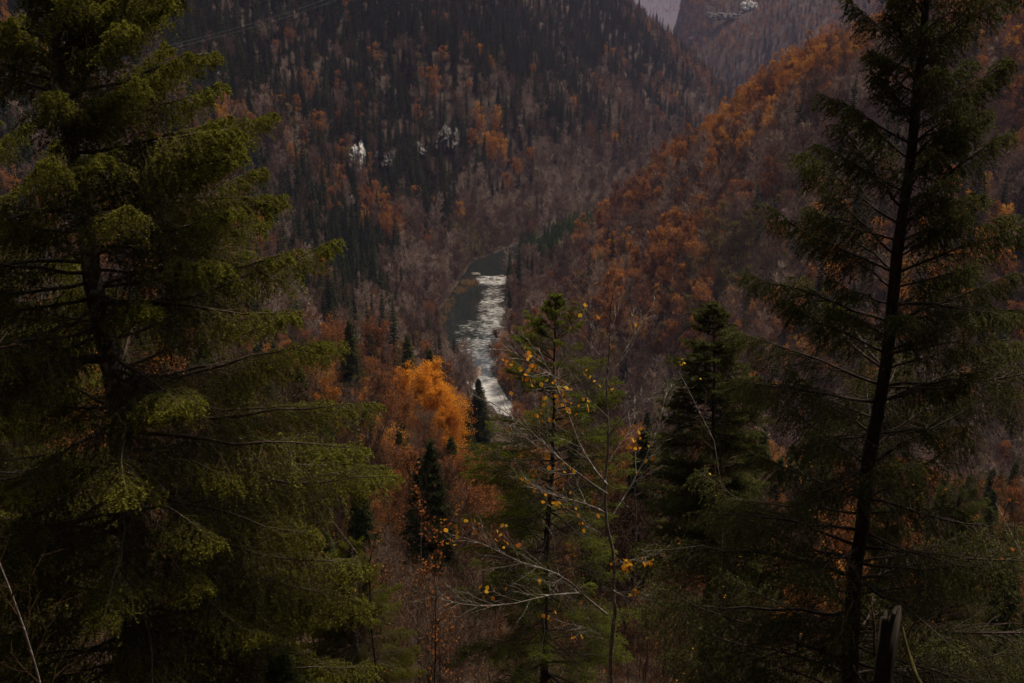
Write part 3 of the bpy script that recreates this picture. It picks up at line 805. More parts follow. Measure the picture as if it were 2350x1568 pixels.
cliff(1003, 60 + 70, 12, 16, 'small grey rock high on the shaded valley wall', 10, lumps=2)

# ------------------------------------------------------------------ river banks, boulders, reeds, gravel
def boulder(x, y, r, label, seed, flat=.55, mat='river_rock', cat='boulder', name='boulder'):
    n, m = 14, 9
    th = np.linspace(0, 2 * np.pi, n, endpoint=False); ph = np.linspace(-.5 * np.pi, .5 * np.pi, m)
    TH, PH = np.meshgrid(th, ph)
    d = np.stack([np.cos(PH) * np.cos(TH), np.cos(PH) * np.sin(TH), np.sin(PH)], -1)
    rr = np.array([1 + .35 * mnoise.noise(Vector((q * 1.6 + seed * 7.1))) + .15 * mnoise.noise(Vector((q * 4 + seed))) for q in d.reshape(-1, 3)]).reshape(PH.shape)
    Vv = d * rr[..., None] * r * np.array([1.15, 1, flat])
    idx = np.arange(TH.size).reshape(TH.shape); nx = np.roll(idx, -1, 1)
    b = Buf(); b.add(Vv, Q=np.stack([idx[:-1], nx[:-1], nx[1:], idx[1:]], -1).reshape(-1, 4))
    o = link(name, b.mesh(name, M[mat], False), label=label, category=cat); o.location = (x, y, .1)
    return o
def on_water(u, v):
    a, b, c = ray(u, v); t = -CAMZ / c
    return a * t, b * t
for (u, v, r, lb, flat, mt) in [
    (1092, 631, 2.4, 'mossy boulder at the left end of the river sill', .55, 'river_rock'), (1140, 795, 3.0, 'long brown boulder against the right bank at the foot of the rapids', .5, 'river_rock'),
    (1128, 640, 1.2, 'small dark rock in the middle of the white sill', .5, 'river_rock'), (1143, 643, 1.3, 'dark rock in the white water at the right end of the sill', .5, 'river_rock'),
    (1110, 637, .9, 'small wet rock just right of the mossy boulder', .5, 'river_rock'), (1152, 635, 1.4, 'rock at the right bank above the sill', .6, 'river_rock')]:
    x, y = on_water(u, v); boulder(x, y, r, lb, u, flat, mt)
def reed_bed(u, v, wu, wv, label, n=1500, hgt=1.2):
    x0, y0 = on_water(u, v); x1, _ = on_water(u + wu, v); _, y1 = on_water(u, v - wv)
    rg = np.random.default_rng(int(u + v))
    a = rg.random(n) * 6.28; r = np.sqrt(rg.random(n))
    r = r * (1 + .55 * fbm(np.cos(a) * 2.2 + u, np.sin(a) * 2.2, 3, 60)); px = x0 + np.cos(a) * r * (x1 - x0) + rg.normal(0, .5, n); py = y0 + np.sin(a) * r * (y1 - y0)
    kk_ = vnoise(px / 1.6, py / 2.5, 61) > -.35; px, py = px[kk_], py[kk_]; n = len(px)
    P = np.zeros((n, 3, 3)); P[:, :, 0] = px[:, None]; P[:, :, 1] = py[:, None]
    k = np.array([0, .5, 1]); hh = hgt * rg.uniform(.5, 1.2, n)
    P[:, :, 2] = np.maximum(H(px, py), -.1)[:, None] + hh[:, None] * k
    P[:, :, :2] += rg.normal(0, .3, (n, 1, 2)) * (k ** 2)[None, :, None] * hh[:, None, None]
    b = Buf(); Vv, Q = ribbons(P, .07, .015, rg); b.add(Vv, Q=Q)
    o = link('reed_bed', b.mesh('reed_bed', M['reed']), label=label, category='reeds', kind='stuff')
reed_bed(1078, 652, 22, 7, 'ochre reed bed on the left bank beside the sill', 2200, 1.6)
reed_bed(1055, 668, 14, 8, 'ochre grass point on the left bank below the sill', 1200, 1.3)
reed_bed(1030, 700, 10, 18, 'thin strip of dry reeds edging the left bank', 1000, 1.2)
reed_bed(1008, 742, 12, 22, 'grassy ochre spit on the left bank by the wide pool', 2600, 1.3)
def gravel_bar():
    c = on_water(1098, 852)
    n, m = 40, 12
    a = np.linspace(0, 2 * np.pi, n, endpoint=False); r = np.linspace(0.02, 1, m)
    A, Rr = np.meshgrid(a, r)
    x = c[0] + np.cos(A) * Rr * 1.5 * (1 + .7 * fbm(np.cos(A) * 1.5, np.sin(A) * 1.5, 3, 71)); y = c[1] + np.sin(A) * Rr * 6.5
    z = .32 * (1 - Rr ** 2) + fbm(x, y, 3, 400) * .2 * (1 - Rr) - .05
    idx = np.arange(A.size).reshape(A.shape); nx = np.roll(idx, -1, 1)
    b = Buf(); b.add(np.stack([x, y, z], -1), Q=np.stack([idx[:-1], nx[:-1], nx[1:], idx[1:]], -1).reshape(-1, 4))
    link('gravel_bar', b.mesh('gravel_bar', M['gravel'], True), kind='structure')
gravel_bar()

# ------------------------------------------------------------------ mid-ground trees on the camera's own slope
VL_U = [-200, 560, 640, 740, 800, 850, 905, 950, 1000, 1040, 1075, 1110, 1160, 1230, 1300, 1400, 1480, 1540, 1620, 1700, 1800, 2600]
VL_V = [640, 660, 680, 705, 755, 820, 900, 950, 1000, 1010, 1020, 1010, 1015, 1010, 990, 960, 900, 840, 800, 800, 820, 820]
def near_tree(u, vtop, y, kd, label, cat, group=None, wide=1.0, variant=None):
    p = at(u, vtop, y); g = float(H(p[0], y))
    name, models = KINDS[kd]
    hm = max(vv.co.z for vv in models[0][1].vertices)
    h = p[2] - g
    if h < 1.5: return None
    s = h / hm
    return place(kd, p[0], y, g - .2, min(s * wide, 1.5), random.random() * 6.28, label, cat, group, True, sz=s, variant=variant)
near_tree(968, 822, 152, 'gold_n', 'brightest orange tree, glowing above the river on the near slope', 'beech', wide=1.25, variant=0)
near_tree(1012, 868, 146, 'gold_n', 'orange tree just right of and below the brightest orange one', 'beech', wide=1.1, variant=1)
near_tree(1032, 925, 140, 'gold_n', 'lowest orange crown at the river-side end of the orange clump', 'beech', wide=1.0, variant=0)
near_tree(932, 828, 160, 'gold_n', 'orange crown left behind the brightest orange tree', 'beech', wide=.9, variant=1)
near_tree(990, 845, 149, 'gold_n', 'orange crown filling the middle of the orange clump', 'beech', wide=1.1, variant=1)
near_tree(880, 805, 150, 'rust_n', 'thin rust-orange tree on the left of the orange clump', 'beech', wide=1.1)
near_tree(905, 872, 128, 'rust_n', 'brown thin-leaved tree in front of the orange clump', 'beech', wide=1.1)
near_tree(965, 925, 120, 'bare_n', 'leafless brown tree standing below the orange clump', 'bare tree', wide=1.1)
near_tree(1000, 980, 112, 'rust_n', 'dull rust tree below the lowest orange crown', 'beech', wide=1.0)
near_tree(850, 730, 190, 'rust_n', 'red-orange tree between small dark spruces left of the river', 'beech')
near_tree(770, 705, 200, 'rust_n', 'red-brown tree by the tips of the left spruce', 'beech')
near_tree(935, 765, 185, 'spruce_n', 'pointed dark spruce behind the brightest orange tree', 'spruce', wide=1.1)
near_tree(985, 800, 180, 'spruce_n', 'dark spruce between the orange clump and the river', 'spruce', wide=1.2)
near_tree(1008, 835, 168, 'spruce_n', 'dark spruce closest to the rapids on the near slope', 'spruce', wide=1.2)
near_tree(1098, 868, 210, 'spruce_n', 'small round dark spruce in front of the white water', 'spruce', wide=1.6)
near_tree(1066, 925, 165, 'spruce_n', 'pointed dark spruce right of the orange clump', 'spruce', wide=1.3)
near_tree(915, 985, 95, 'spruce_n', 'dark blue-green spruce below the orange clump', 'spruce', wide=1.0)
near_tree(1035, 1000, 105, 'spruce_n', 'dark spruce tip under the lowest orange crown', 'spruce', wide=1.2)
near_tree(800, 735, 175, 'spruce_n', 'slim dark spruce beside the red-orange tree', 'spruce')
cnt = 0
MASS = {}
NCAP = {'shrub': 280, 'bare_n': 170, 'rust_n': 150, 'spruce_n': 110, 'orange_n': 60}; NC = {}
rows = [(y, 2.1) for y in np.arange(17, 62, 2.1)] + [(y, 4.4) for y in np.arange(62, 300, 4.4)]
for y, st in rows:
    xm = y * .6 + 6
    for x in np.arange(-xm, xm, st):
        x_ = x + random.uniform(-.45, .45) * st; y_ = y + random.uniform(-.45, .45) * st
        d, s, w = river_info(np.array([x_]), np.array([y_]))
        if s[0] < 0 or d[0] < w[0] + 5: continue
        g = float(H(x_, y_))
        u0, v0 = project((x_, y_, g + 8))
        vl = float(np.interp(u0, VL_U, VL_V)) + random.uniform(0, 60)
        allow = float(at(float(u0), vl, y_)[2]) - g
        want = random.uniform(8, 19) if y_ > 62 else random.uniform(2.2, 5.5) if y_ < 40 else random.uniform(3, 8)
        hgt = min(want, allow)
        if hgt < (1.6 if y_ < 62 else 3.0): continue
        if y_ < 26 and abs(x_) > 9: continue
        if 1050 < u0 < 1210 and y_ < 300 and hgt > 6 and v0 < 1000: continue
        nz = float(vnoise(x_ / 22, y_ / 22, 500))
        rr = random.random() + .25 * nz
        if y_ < 62: kd = 'spruce_n' if rr < .13 else 'shrub' if hgt < 7.5 else 'bare_n'
        elif rr < .30: kd = 'spruce_n'
        elif rr < .78: kd = 'bare_n'
        elif rr < 1.02: kd = 'rust_n'
        else: kd = 'orange_n' if u0 > 700 and y_ > 100 else 'rust_n'
        name, models = KINDS[kd]
        base = {'shrub': 5.4, 'bare_n': 17, 'rust_n': 17, 'orange_n': 18, 'spruce_n': 16}[kd]
        sz = hgt / base
        sxy = min(max(sz, .55) * random.uniform(.9, 1.15), 1.4)
        NC[kd] = NC.get(kd, 0) + (1 if 600 <= u0 <= 1760 else 0)
        if u0 < 600 or u0 > 1760 or (u0 > 1500 and v0 > 1250) or NC[kd] > NCAP[kd]:
            MASS.setdefault(kd, []).append((x_, y_, g - .15, sz)); continue
        uu, vm = [float(q) for q in project((x_, y_, g + hgt * .7))]
        NL = [(700, 900, 'the left spruce tips'), (960, 860, 'the brightest orange tree'), (1030, 930, 'the lowest orange crown'), (965, 1200, 'the rusty sapling'), (905, 1290, 'the ivy-wrapped sapling'), (1260, 1000, 'the young spruce'),
              (1255, 1350, 'the young spruce trunk'), (1400, 1000, 'the yellow-leaved sapling'), (1400, 1400, 'the yellow-leaved sapling foot'), (1636, 850, 'the cone-shaped conifer'), (1700, 1100, 'the lower fir branches'), (880, 1050, 'the lowest left spruce tips'), (1120, 960, 'the white water'), (760, 1300, 'the shaded left spruce boughs'), (1080, 1150, 'the young spruce boughs')]
        q_ = min(NL, key=lambda t_: (t_[0] - uu) ** 2 + (t_[1] - vm) ** 2)
        where = ('left of ' if uu < q_[0] - 25 else 'right of ' if uu > q_[0] + 25 else 'behind ') + q_[2]
        ld = {'shrub': ('tangled shrub', 'shrub', 'bare shrubs on the near slope'), 'bare_n': ('leafless brown tree', 'bare tree', 'bare trees on the near slope'), 'rust_n': ('thin rust-leaved tree', 'beech', 'rusty trees on the near slope'),
              'orange_n': ('small orange-leaved tree', 'beech', 'orange trees on the near slope'), 'spruce_n': ('dark spruce', 'spruce', 'spruces on the near slope')}[kd]
        far = 'right below the viewpoint' if y_ < 30 else 'a little below the viewpoint' if y_ < 44 else 'farther below the viewpoint' if y_ < 60 else 'partway downhill' if y_ < 110 else 'far downhill' if y_ < 180 else 'low by the river'
        hw_ = ('low ' if hgt < 2.8 else 'tall ' if hgt > 5 else '') if y_ < 62 else 'tall ' if hgt > 13 else 'small ' if hgt < 6 else ''
        place(kd, x_, y_, g - .15, sxy, random.random() * 6.28, hw_ + '%s %s, %s' % (ld[0], far, where), ld[1], ld[2], True, sz=sz)
        cnt += 1
print('near trees', cnt)
for kd, lst in MASS.items():
    A_ = np.array(lst)
    forest(KINDS[kd][0] + '_thicket' if kd != 'shrub' else 'shrub_thicket', kd, A_[:, :3], A_[:, 3], rng.random(len(A_)) * 6.28, 'thicket of %ss filling the slope behind the big foreground conifers' % KINDS[kd][0].replace('_', ' '))

# ------------------------------------------------------------------ large conifers of the foreground
def hero_conifer(name, label, px_trunk, y, r_of, branches, mats, sp, seed, above=4.0, extra_cat='spruce'):
    """px_trunk: photo positions down the stem; branches: list of (v, azimuth, length, elevation, curve)"""
    rg = np.random.default_rng(seed)
    T = [at(u, v, y) for u, v in px_trunk]
    base = T[-1].copy(); g = float(H(base[0], y))
    d = nrm(T[-1] - T[-2])
    zb = g - .3
    k = (zb - base[2]) / d[2] if d[2] < -.1 else 0
    foot = base + d * k * .999
    foot[0] = base[0] + (foot[0] - base[0]) * .5
    pts = T + [base * .5 + foot * .5, foot]
    # resample
    pts = np.array(pts[::-1])
    seg = np.r_[0, np.cumsum(np.linalg.norm(np.diff(pts, axis=0), axis=1))]
    ss = np.linspace(0, seg[-1], 40)
    P = np.stack([np.interp(ss, seg, pts[:, i]) for i in range(3)], 1)
    P[1:-1] = (P[:-2] + P[1:-1] + P[2:]) / 3
    P[:, :2] += np.stack([fbm(P[:, 2] / 1.8, P[:, 2] * 0 + seed, 2, 1), fbm(P[:, 2] / 1.8, P[:, 2] * 0 + seed + 5, 2, 2)], 1) * .07
    root = thing(name, label, extra_cat, tuple(P[0]))
    O = P[0].copy()
    rad = np.array([r_of(z) for z in P[:, 2]])
    b = Buf(); Vv, Q = tubes((P - O)[None], rad[None], 12)
    Vv = Vv + (np.array([[mnoise.noise(Vector(q * 9)), mnoise.noise(Vector(q * 9 + 31)), 0] for q in Vv]) * rad.max() * .16)
    b.add(Vv, Q=Q)
    link('trunk', b.mesh('trunk', M[mats[0]], True), root)
    zz = P[:, 2]
    for bi, (v, az, L, el, cv) in enumerate(branches):
        z = v if v < 1e6 else 0
        s = np.array([np.interp(z, zz, P[:, i]) for i in range(3)])
        K = 9; k = np.linspace(0, 1, K)
        a = R(az)
        hd = np.array([math.sin(a), -math.cos(a), 0])          # azimuth 0 = towards the camera, 90 = right
        e = R(el)
        LP = s[None] + hd[None] * (L * math.cos(e) * k)[:, None]
        LP[:, 2] += L * math.sin(e) * k + L * cv * k ** 2.2 
        LP[1:, :] += np.cumsum(rg.normal(0, .012 * L, (K - 1, 3)), 0)
        LP = LP - O
        r0 = sp.get('limb', .012) * L ** .9 + .006
        lb = Buf(); Vv, Q = tubes(LP[None], np.linspace(r0, r0 * .16, K)[None], 5); lb.add(Vv, Q=Q)
        n2 = max(6, int(sp['n2'] * L))
        B2, L2, t2 = kids(LP[None], n2, sp['t0'], 1.0, lambda t_: np.broadcast_to(sp['l2'] * L * (sp['sh0'] + (1 - t_)) * np.minimum(1, (t_ - sp['t0'] * .5) * 3 + .25), t_.shape), sp['f2'], sp['s2'], sp['u2'], .22, 5, sp['sag2'], 'side', rg)
        L2 = np.maximum(L2, .08)
        n3 = sp['n3']
        B3, L3, t3 = kids(B2, n3, .08, 1.0, lambda t_: np.broadcast_to(sp['l3'] * L2[:, None] * (1.15 - .75 * t_) + sp['l3c'], t_.shape), sp['f3'], sp['s3'], sp['u3'], .28, 2, sp['sag3'], 'side', rg)
        Vv, Q = tubes(B2, np.linspace(1, .3, 5)[None] * np.minimum(.0045 * (L2[:, None] / .5) ** .5 + .001, .009), 3); lb.add(Vv, Q=Q)
        Vv, Q = ribbons(B3, .0028, .001, rg); lb.add(Vv, Q=Q)
        lo = link('branch', lb.mesh('branch', M[mats[1]], False), root)
        # needles: outer twigs keep theirs, inner ones have lost many
        tpar = np.repeat(t2, n3)
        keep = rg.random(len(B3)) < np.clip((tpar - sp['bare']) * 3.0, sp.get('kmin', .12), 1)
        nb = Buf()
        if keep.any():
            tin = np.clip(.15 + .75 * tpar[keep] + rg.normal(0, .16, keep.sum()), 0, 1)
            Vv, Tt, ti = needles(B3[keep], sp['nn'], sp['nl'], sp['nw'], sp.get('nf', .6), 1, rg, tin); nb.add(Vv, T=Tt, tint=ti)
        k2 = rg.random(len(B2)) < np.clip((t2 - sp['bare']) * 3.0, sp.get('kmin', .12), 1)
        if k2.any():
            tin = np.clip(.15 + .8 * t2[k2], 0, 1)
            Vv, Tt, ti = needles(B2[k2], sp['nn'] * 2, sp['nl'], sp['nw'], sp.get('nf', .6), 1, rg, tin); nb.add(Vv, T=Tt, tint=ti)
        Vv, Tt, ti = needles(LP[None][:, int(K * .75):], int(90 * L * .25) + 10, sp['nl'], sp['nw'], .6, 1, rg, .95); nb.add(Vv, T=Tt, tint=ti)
        link('needles', nb.mesh('needles', M[mats[2]]), lo)
    return root, P

# --- the big left spruce, 17 m away
YA = 17.0
trunkA = [(70, -420), (100, -150), (128, 80), (140, 200), (165, 330), (185, 470), (212, 600), (240, 760), (262, 900), (285, 1080), (305, 1250), (318, 1420), (325, 1568)]
zA = lambda v: at(200, v, YA)[2]
zt, zb_ = zA(-420), zA(1568)
edge_v = [-420, 0, 180, 300, 380, 480, 545, 640, 780, 900, 1000, 1160, 1300, 1568]
edge_u = [150, 500, 565, 610, 690, 725, 790, 760, 835, 870, 905, 940, 900, 900]
brA = []
rgA = np.random.default_rng(5)
vv_ = -400.0
while vv_ < 1660:
    tu = np.interp(vv_, [q[1] for q in trunkA], [q[0] for q in trunkA])
    tip_v = vv_ - 60
    reach = (np.interp(tip_v, edge_v, edge_u) - tu) / F * YA
    el0 = np.interp(vv_, [-400, 200, 600, 1000, 1600], [34, 24, 8, -2, -12])
    for j in range(3):
        az = [rgA.uniform(62, 112), rgA.uniform(-30, 58), rgA.uniform(115, 190)][j] if rgA.random() < .78 else rgA.uniform(190, 330)
        a_f = abs(math.sin(R(az)))
        L = reach * rgA.uniform(.72, 1.07) * (1.0 if j == 0 else .84)
        brA.append((zA(vv_ + rgA.uniform(-12, 12)), az, max(.8, L), el0 + rgA.uniform(-7, 7), rgA.uniform(-.04, .10)))
    vv_ += 31
spA = dict(n2=15, t0=.12, l2=.36, sh0=.16, f2=.75, s2=.75, u2=-.18, sag2=-.25, n3=9, l3=.40, l3c=.07, f3=.45, s3=.45, u3=-.75, sag3=-.25, nn=10, nl=.045, nw=.0290, bare=.10, kmin=.22, limb=.0105)
heroA, PA = hero_conifer('spruce_tree', 'huge old spruce filling the left of the view, its lichened trunk bare near the stem', trunkA, YA,
                         lambda z: float(np.interp(z, [zb_ - 6, zb_, zt], [.36, .27, .07])), brA, ('hero_bark', 'hero_limb', 'hero_needle'), spA, 11)

# --- the dark fir on the right, 12 m away
YB = 12.0
trunkB = [(2150, -300), (2135, -100), (2120, 80), (2105, 250), (2085, 430), (2060, 600), (2045, 760), (2020, 900), (2000, 1050), (1985, 1200), (1968, 1350), (1955, 1500), (1948, 1568)]
zB = lambda v: at(2050, v, YB)[2]
edgeB_v = [-300, 0, 180, 330, 400, 520, 620, 760, 900, 1000, 1150, 1300, 1568]
edgeB_u = [2000, 1935, 1890, 1875, 1800, 1760, 1675, 1640, 1560, 1540, 1450, 1440, 1440]
brB = []
rgB = np.random.default_rng(8)
vv_ = -260.0
while vv_ < 1750:
    tu = np.interp(vv_, [q[1] for q in trunkB], [q[0] for q in trunkB])
    el0 = np.interp(vv_, [-300, 300, 700, 1200, 1700], [46, 38, 28, 16, 4])
    tip_v = vv_ - 200
    reach = (tu - np.interp(tip_v, edgeB_v, edgeB_u)) / F * YB
    for j in range(3):
        az = [rgB.uniform(-122, -60), rgB.uniform(60, 125), rgB.uniform(-60, 60)][j] if rgB.random() < .8 else rgB.uniform(130, 230)
        L = reach / math.cos(R(el0)) * rgB.uniform(.48, 1.15) * (.85 if j == 2 else 1)
        brB.append((zB(vv_), az, max(.7, L), el0 + rgB.uniform(-15, 12), rgB.uniform(-.10, .12)))
    vv_ += 37
spB = dict(n2=21, t0=.10, l2=.40, sh0=.24, f2=.80, s2=.7, u2=-.10, sag2=-.22, n3=7, l3=.36, l3c=.09, f3=.60, s3=.50, u3=-.62, sag3=-.25, nn=15, nl=.025, nw=.0160, bare=.08, limb=.0095, nf=.8, kmin=.3)
heroB, PB = hero_conifer('fir_tree', 'tall dark fir with upswept branches filling the right of the view', trunkB, YB,
                         lambda z: float(np.interp(z, [zB(1568), zB(-300)], [.115, .035])), brB, ('fir_bark', 'fir_bark', 'fir_needle'), spB, 12, extra_cat='fir')

# --- the young spruce in the middle, 18 m away
YC = 18.0
trunkC = [(1272, 684), (1271, 720), (1269, 800), (1267, 900), (1264, 1050), (1260, 1200), (1255, 1350), (1250, 1568)]
zC = lambda v: at(1260, v, YC)[2]
brC = []
rgC = np.random.default_rng(21)
vv_ = 690.0
while vv_ < 1700:
    rpx = np.interp(vv_, [690, 760, 850, 950, 1050, 1200, 1400, 1700], [12, 74, 130, 165, 195, 220, 240, 255])
    el0 = np.interp(vv_, [690, 800, 1000, 1400], [48, 30, 6, -8])
    for j in range(4 if vv_ > 800 else 5):
        brC.append((zC(vv_), rgC.uniform(0, 360), max(.12, rpx / F * YC * rgC.uniform(.75, 1.15)), el0 + rgC.uniform(-8, 8), rgC.uniform(-.02, .12)))
    vv_ += 23
spC = dict(n2=16, t0=.16, l2=.36, sh0=.2, f2=.8, s2=.75, u2=0, sag2=-.1, n3=6, l3=.36, l3c=.05, f3=.75, s3=.7, u3=-.15, sag3=-.05, nn=12, nl=.031, nw=.0135, bare=.18, limb=.010, nf=.7)
heroC, PC = hero_conifer('young_spruce', 'slender young spruce with a bright green top in the middle of the view', trunkC, YC,
                         lambda z: float(np.interp(z, [zC(1568), zC(690)], [.085, .010])), brC, ('fir_bark', 'fir_bark', 'young_needle'), spC, 13)

# --- the dark cone-shaped conifer right of the middle, 30 m away
YD = 30.0
trunkD = [(1638, 700), (1638, 740), (1637, 850), (1636, 1000), (1634, 1200), (1632, 1400)]
zD = lambda v: at(1636, v, YD)[2]
brD = []; rgD = np.random.default_rng(31); vv_ = 706.0
while vv_ < 1350:
    rpx = np.interp(vv_, [700, 760, 850, 950, 1350], [8, 62, 104, 132, 190])
    el0 = np.interp(vv_, [700, 800, 1000, 1400], [40, 20, 2, -8])
    for j in range(6):
        brD.append((zD(vv_), rgD.uniform(0, 360), max(.15, rpx / F * YD * rgD.uniform(.8, 1.1)), el0 + rgD.uniform(-6, 6), .05))
    vv_ += 17
spD = dict(n2=12, t0=.14, l2=.34, sh0=.25, f2=.8, s2=.75, u2=0, sag2=-.05, n3=5, l3=.4, l3c=.07, f3=.75, s3=.7, u3=-.1, sag3=-.05, nn=14, nl=.055, nw=.028, bare=.05, limb=.010, nf=.7)
hero_conifer('fir_tree', 'dense dark cone-shaped conifer just left of the big fir', trunkD, YD,
             lambda z: float(np.interp(z, [zD(1400), zD(700)], [.13, .012])), brD, ('fir_bark', 'fir_bark', 'fir_needle'), spD, 14, extra_cat='fir')

# ------------------------------------------------------------------ the leafless sapling with yellow leaves, 12 m away
YE = 12.0
def poly(pts, y0, y1, K=9):
    P = np.array([at(u, v, y0 + (y1 - y0) * i / (len(pts) - 1)) for i, (u, v) in enumerate(pts)])
    seg = np.r_[0, np.cumsum(np.linalg.norm(np.diff(P, axis=0), axis=1))]
    ss = np.linspace(0, seg[-1], K)
    Q = np.stack([np.interp(ss, seg, P[:, i]) for i in range(3)], 1)
    Q[1:-1] = (Q[:-2] + 2 * Q[1:-1] + Q[2:]) / 4
    return Q
rgE = np.random.default_rng(41)
stem = poly([(1412, 1900), (1410, 1568), (1403, 1400), (1399, 1250), (1394, 1130), (1397, 1000), (1398, 880), (1400, 780), (1404, 700), (1412, 640)], YE, YE, 26)
stem[:, :2] += np.stack([fbm(stem[:, 2] / .6, stem[:, 2] * 0, 2, 9), fbm(stem[:, 2] / .6, stem[:, 2] * 0 + 4, 2, 9)], 1) * .075
gE = float(H(stem[0, 0], YE))
stem[0, 2] = min(stem[0, 2], gE - .1); O = stem[0].copy()
sap = thing('birch_sapling', 'slim leafless sapling with scattered yellow leaves in front of the young spruce', 'birch', tuple(O))
b = Buf(); Vv, Q = tubes((stem - O)[None], np.interp(stem[:, 2], [zC(2000) if False else stem[0, 2], stem[-1, 2]], [.062, .005])[None], 10)
b.add(Vv, Q=Q); link('trunk', b.mesh('trunk', M['birch_bark'], True), sap)
BR = [([(1394, 1134), (1316, 1080), (1240, 1009), (1199, 972), (1125, 922)], 11.0, .016),
      ([(1394, 1411), (1344, 1370), (1307, 1332), (1262, 1299), (1183, 1291), (1116, 1250), (1058, 1233)], 10.8, .018),
      ([(1394, 1113), (1349, 1059), (1308, 960), (1285, 900), (1236, 800)], 12.6, .013),
      ([(1411, 1299), (1440, 1281), (1489, 1271), (1515, 1255)], 11.2, .009),
      ([(1407, 1183), (1473, 1071), (1512, 985), (1527, 918), (1532, 870)], 12.8, .014),
      ([(1328, 1361), (1266, 1365), (1183, 1386), (1084, 1390), (993, 1365)], 10.6, .011),
      ([(1398, 880), (1440, 790), (1480, 730), (1530, 665)], 12.5, .008), ([(1398, 850), (1365, 780), (1342, 700), (1336, 640)], 11.6, .007),
      ([(1400, 760), (1430, 700), (1448, 650)], 12.3, .005), ([(1397, 960), (1340, 900), (1260, 850), (1190, 815), (1150, 790)], 11.2, .009),
      ([(1397, 1000), (1450, 930), (1500, 900), (1560, 880)], 11.4, .008), ([(1395, 1180), (1330, 1150), (1270, 1140), (1180, 1090)], 12.8, .008),
      ([(1400, 1240), (1340, 1200), (1290, 1140), (1220, 1110)], 11.3, .009), ([(1402, 1350), (1440, 1370), (1500, 1350)], 11.5, .007),
      ([(1398, 1060), (1440, 1000), (1460, 960), (1450, 900)], 12.5, .007), ([(1403, 1480), (1350, 1440), (1290, 1430)], 11.4, .007)]
leafspots = []
for pts, y1, r0 in BR:
    P = poly(pts, YE, y1, 10)
    P[1:] += np.cumsum(rgE.normal(0, .008, (9, 3)), 0)
    P = P - O
    Lb = np.linalg.norm(P[-1] - P[0])
    b = Buf(); Vv, Q = tubes(P[None], np.linspace(r0, r0 * .22, 10)[None], 6); b.add(Vv, Q=Q)
    n2 = max(6, int(Lb * 9))
    B2, L2, t2 = kids(P[None], n2, .15, 1.0, lambda t_: np.broadcast_to(.34 * Lb ** .7 * (1.1 - .6 * t_), t_.shape), .9, .6, .12, .2, 6, .06, 'any', rgE)
    Vv, Q = tubes(B2, np.linspace(.0042, .0014, 6)[None].repeat(len(B2), 0), 4); b.add(Vv, Q=Q)
    B3, L3, t3 = kids(B2, 5, .2, 1.0, lambda t_: np.broadcast_to(.42 * L2[:, None] * (1.1 - .5 * t_), t_.shape), .9, .6, .05, .25, 4, .0, 'any', rgE)
    Vv, Q = tubes(B3, np.linspace(.0022, .0009, 4)[None].repeat(len(B3), 0), 3); b.add(Vv, Q=Q)
    link('branch', b.mesh('branch', M['birch_bark'], True), sap)
    leafspots += list(B3[:, -1])
    leafspots += list(B2[:, -1])
leafspots = np.array(leafspots)
# leaf shape shared by every leaf
def leaf_mesh(mat, s=1.0):
    o = [(0, 0, 0), (.35, .28, .05), (.5, .65, .02), (.22, .95, -.06), (0, 1.15, -.14), (-.22, .95, -.06), (-.5, .65, .02), (-.35, .28, .05), (0, .55, -.07)]
    b = Buf(); Vv = np.array(o) * s; T = [(8, i, i + 1) for i in range(0, 7)] + [(8, 7, 0)]
    st = np.array([[-.02, -.35, .03], [.02, -.35, .03], [0, 0, 0]]) * s
    b.add(Vv, T=T); b.add(st, T=[(0, 1, 2)])
    return b.mesh('leaf', M[mat])
LM = leaf_mesh('birch_leaf', .053)
lu, lv = project(leafspots + O)
clus = []
for (cu, cv, cr, cn) in [(1190, 850, 60, 22), (1270, 910, 60, 20), (1300, 940, 50, 12), (1370, 900, 30, 8), (1440, 1030, 30, 16), (1290, 1060, 40, 8), (1200, 830, 40, 10), (1400, 1345, 28, 18), (1465, 1300, 25, 16),
                         (1060, 1225, 40, 16), (1150, 1245, 40, 9), (1290, 1155, 60, 10), (1330, 1180, 40, 8), (1130, 1350, 40, 7), (1340, 740, 40, 6), (1460, 735, 15, 2), (1240, 1380, 60, 6), (1330, 1450, 30, 4), (1220, 1100, 40, 6)]:
    d2 = (lu - cu) ** 2 + (lv - cv) ** 2
    ii = np.argsort(d2 + rgE.uniform(0, (cr * 1.2) ** 2, len(d2)))[:int(cn * 1.25)]
    clus += list(ii)
for i in clus:
    p = leafspots[i] + rgE.normal(0, .018, 3)
    o = link('leaf', LM, sap); o.location = tuple(p)
    o.rotation_euler = (rgE.uniform(-2.6, -.6), rgE.uniform(-.8, .8), rgE.uniform(0, 6.28)); s = rgE.uniform(.7, 1.25); o.scale = (s, s, s)

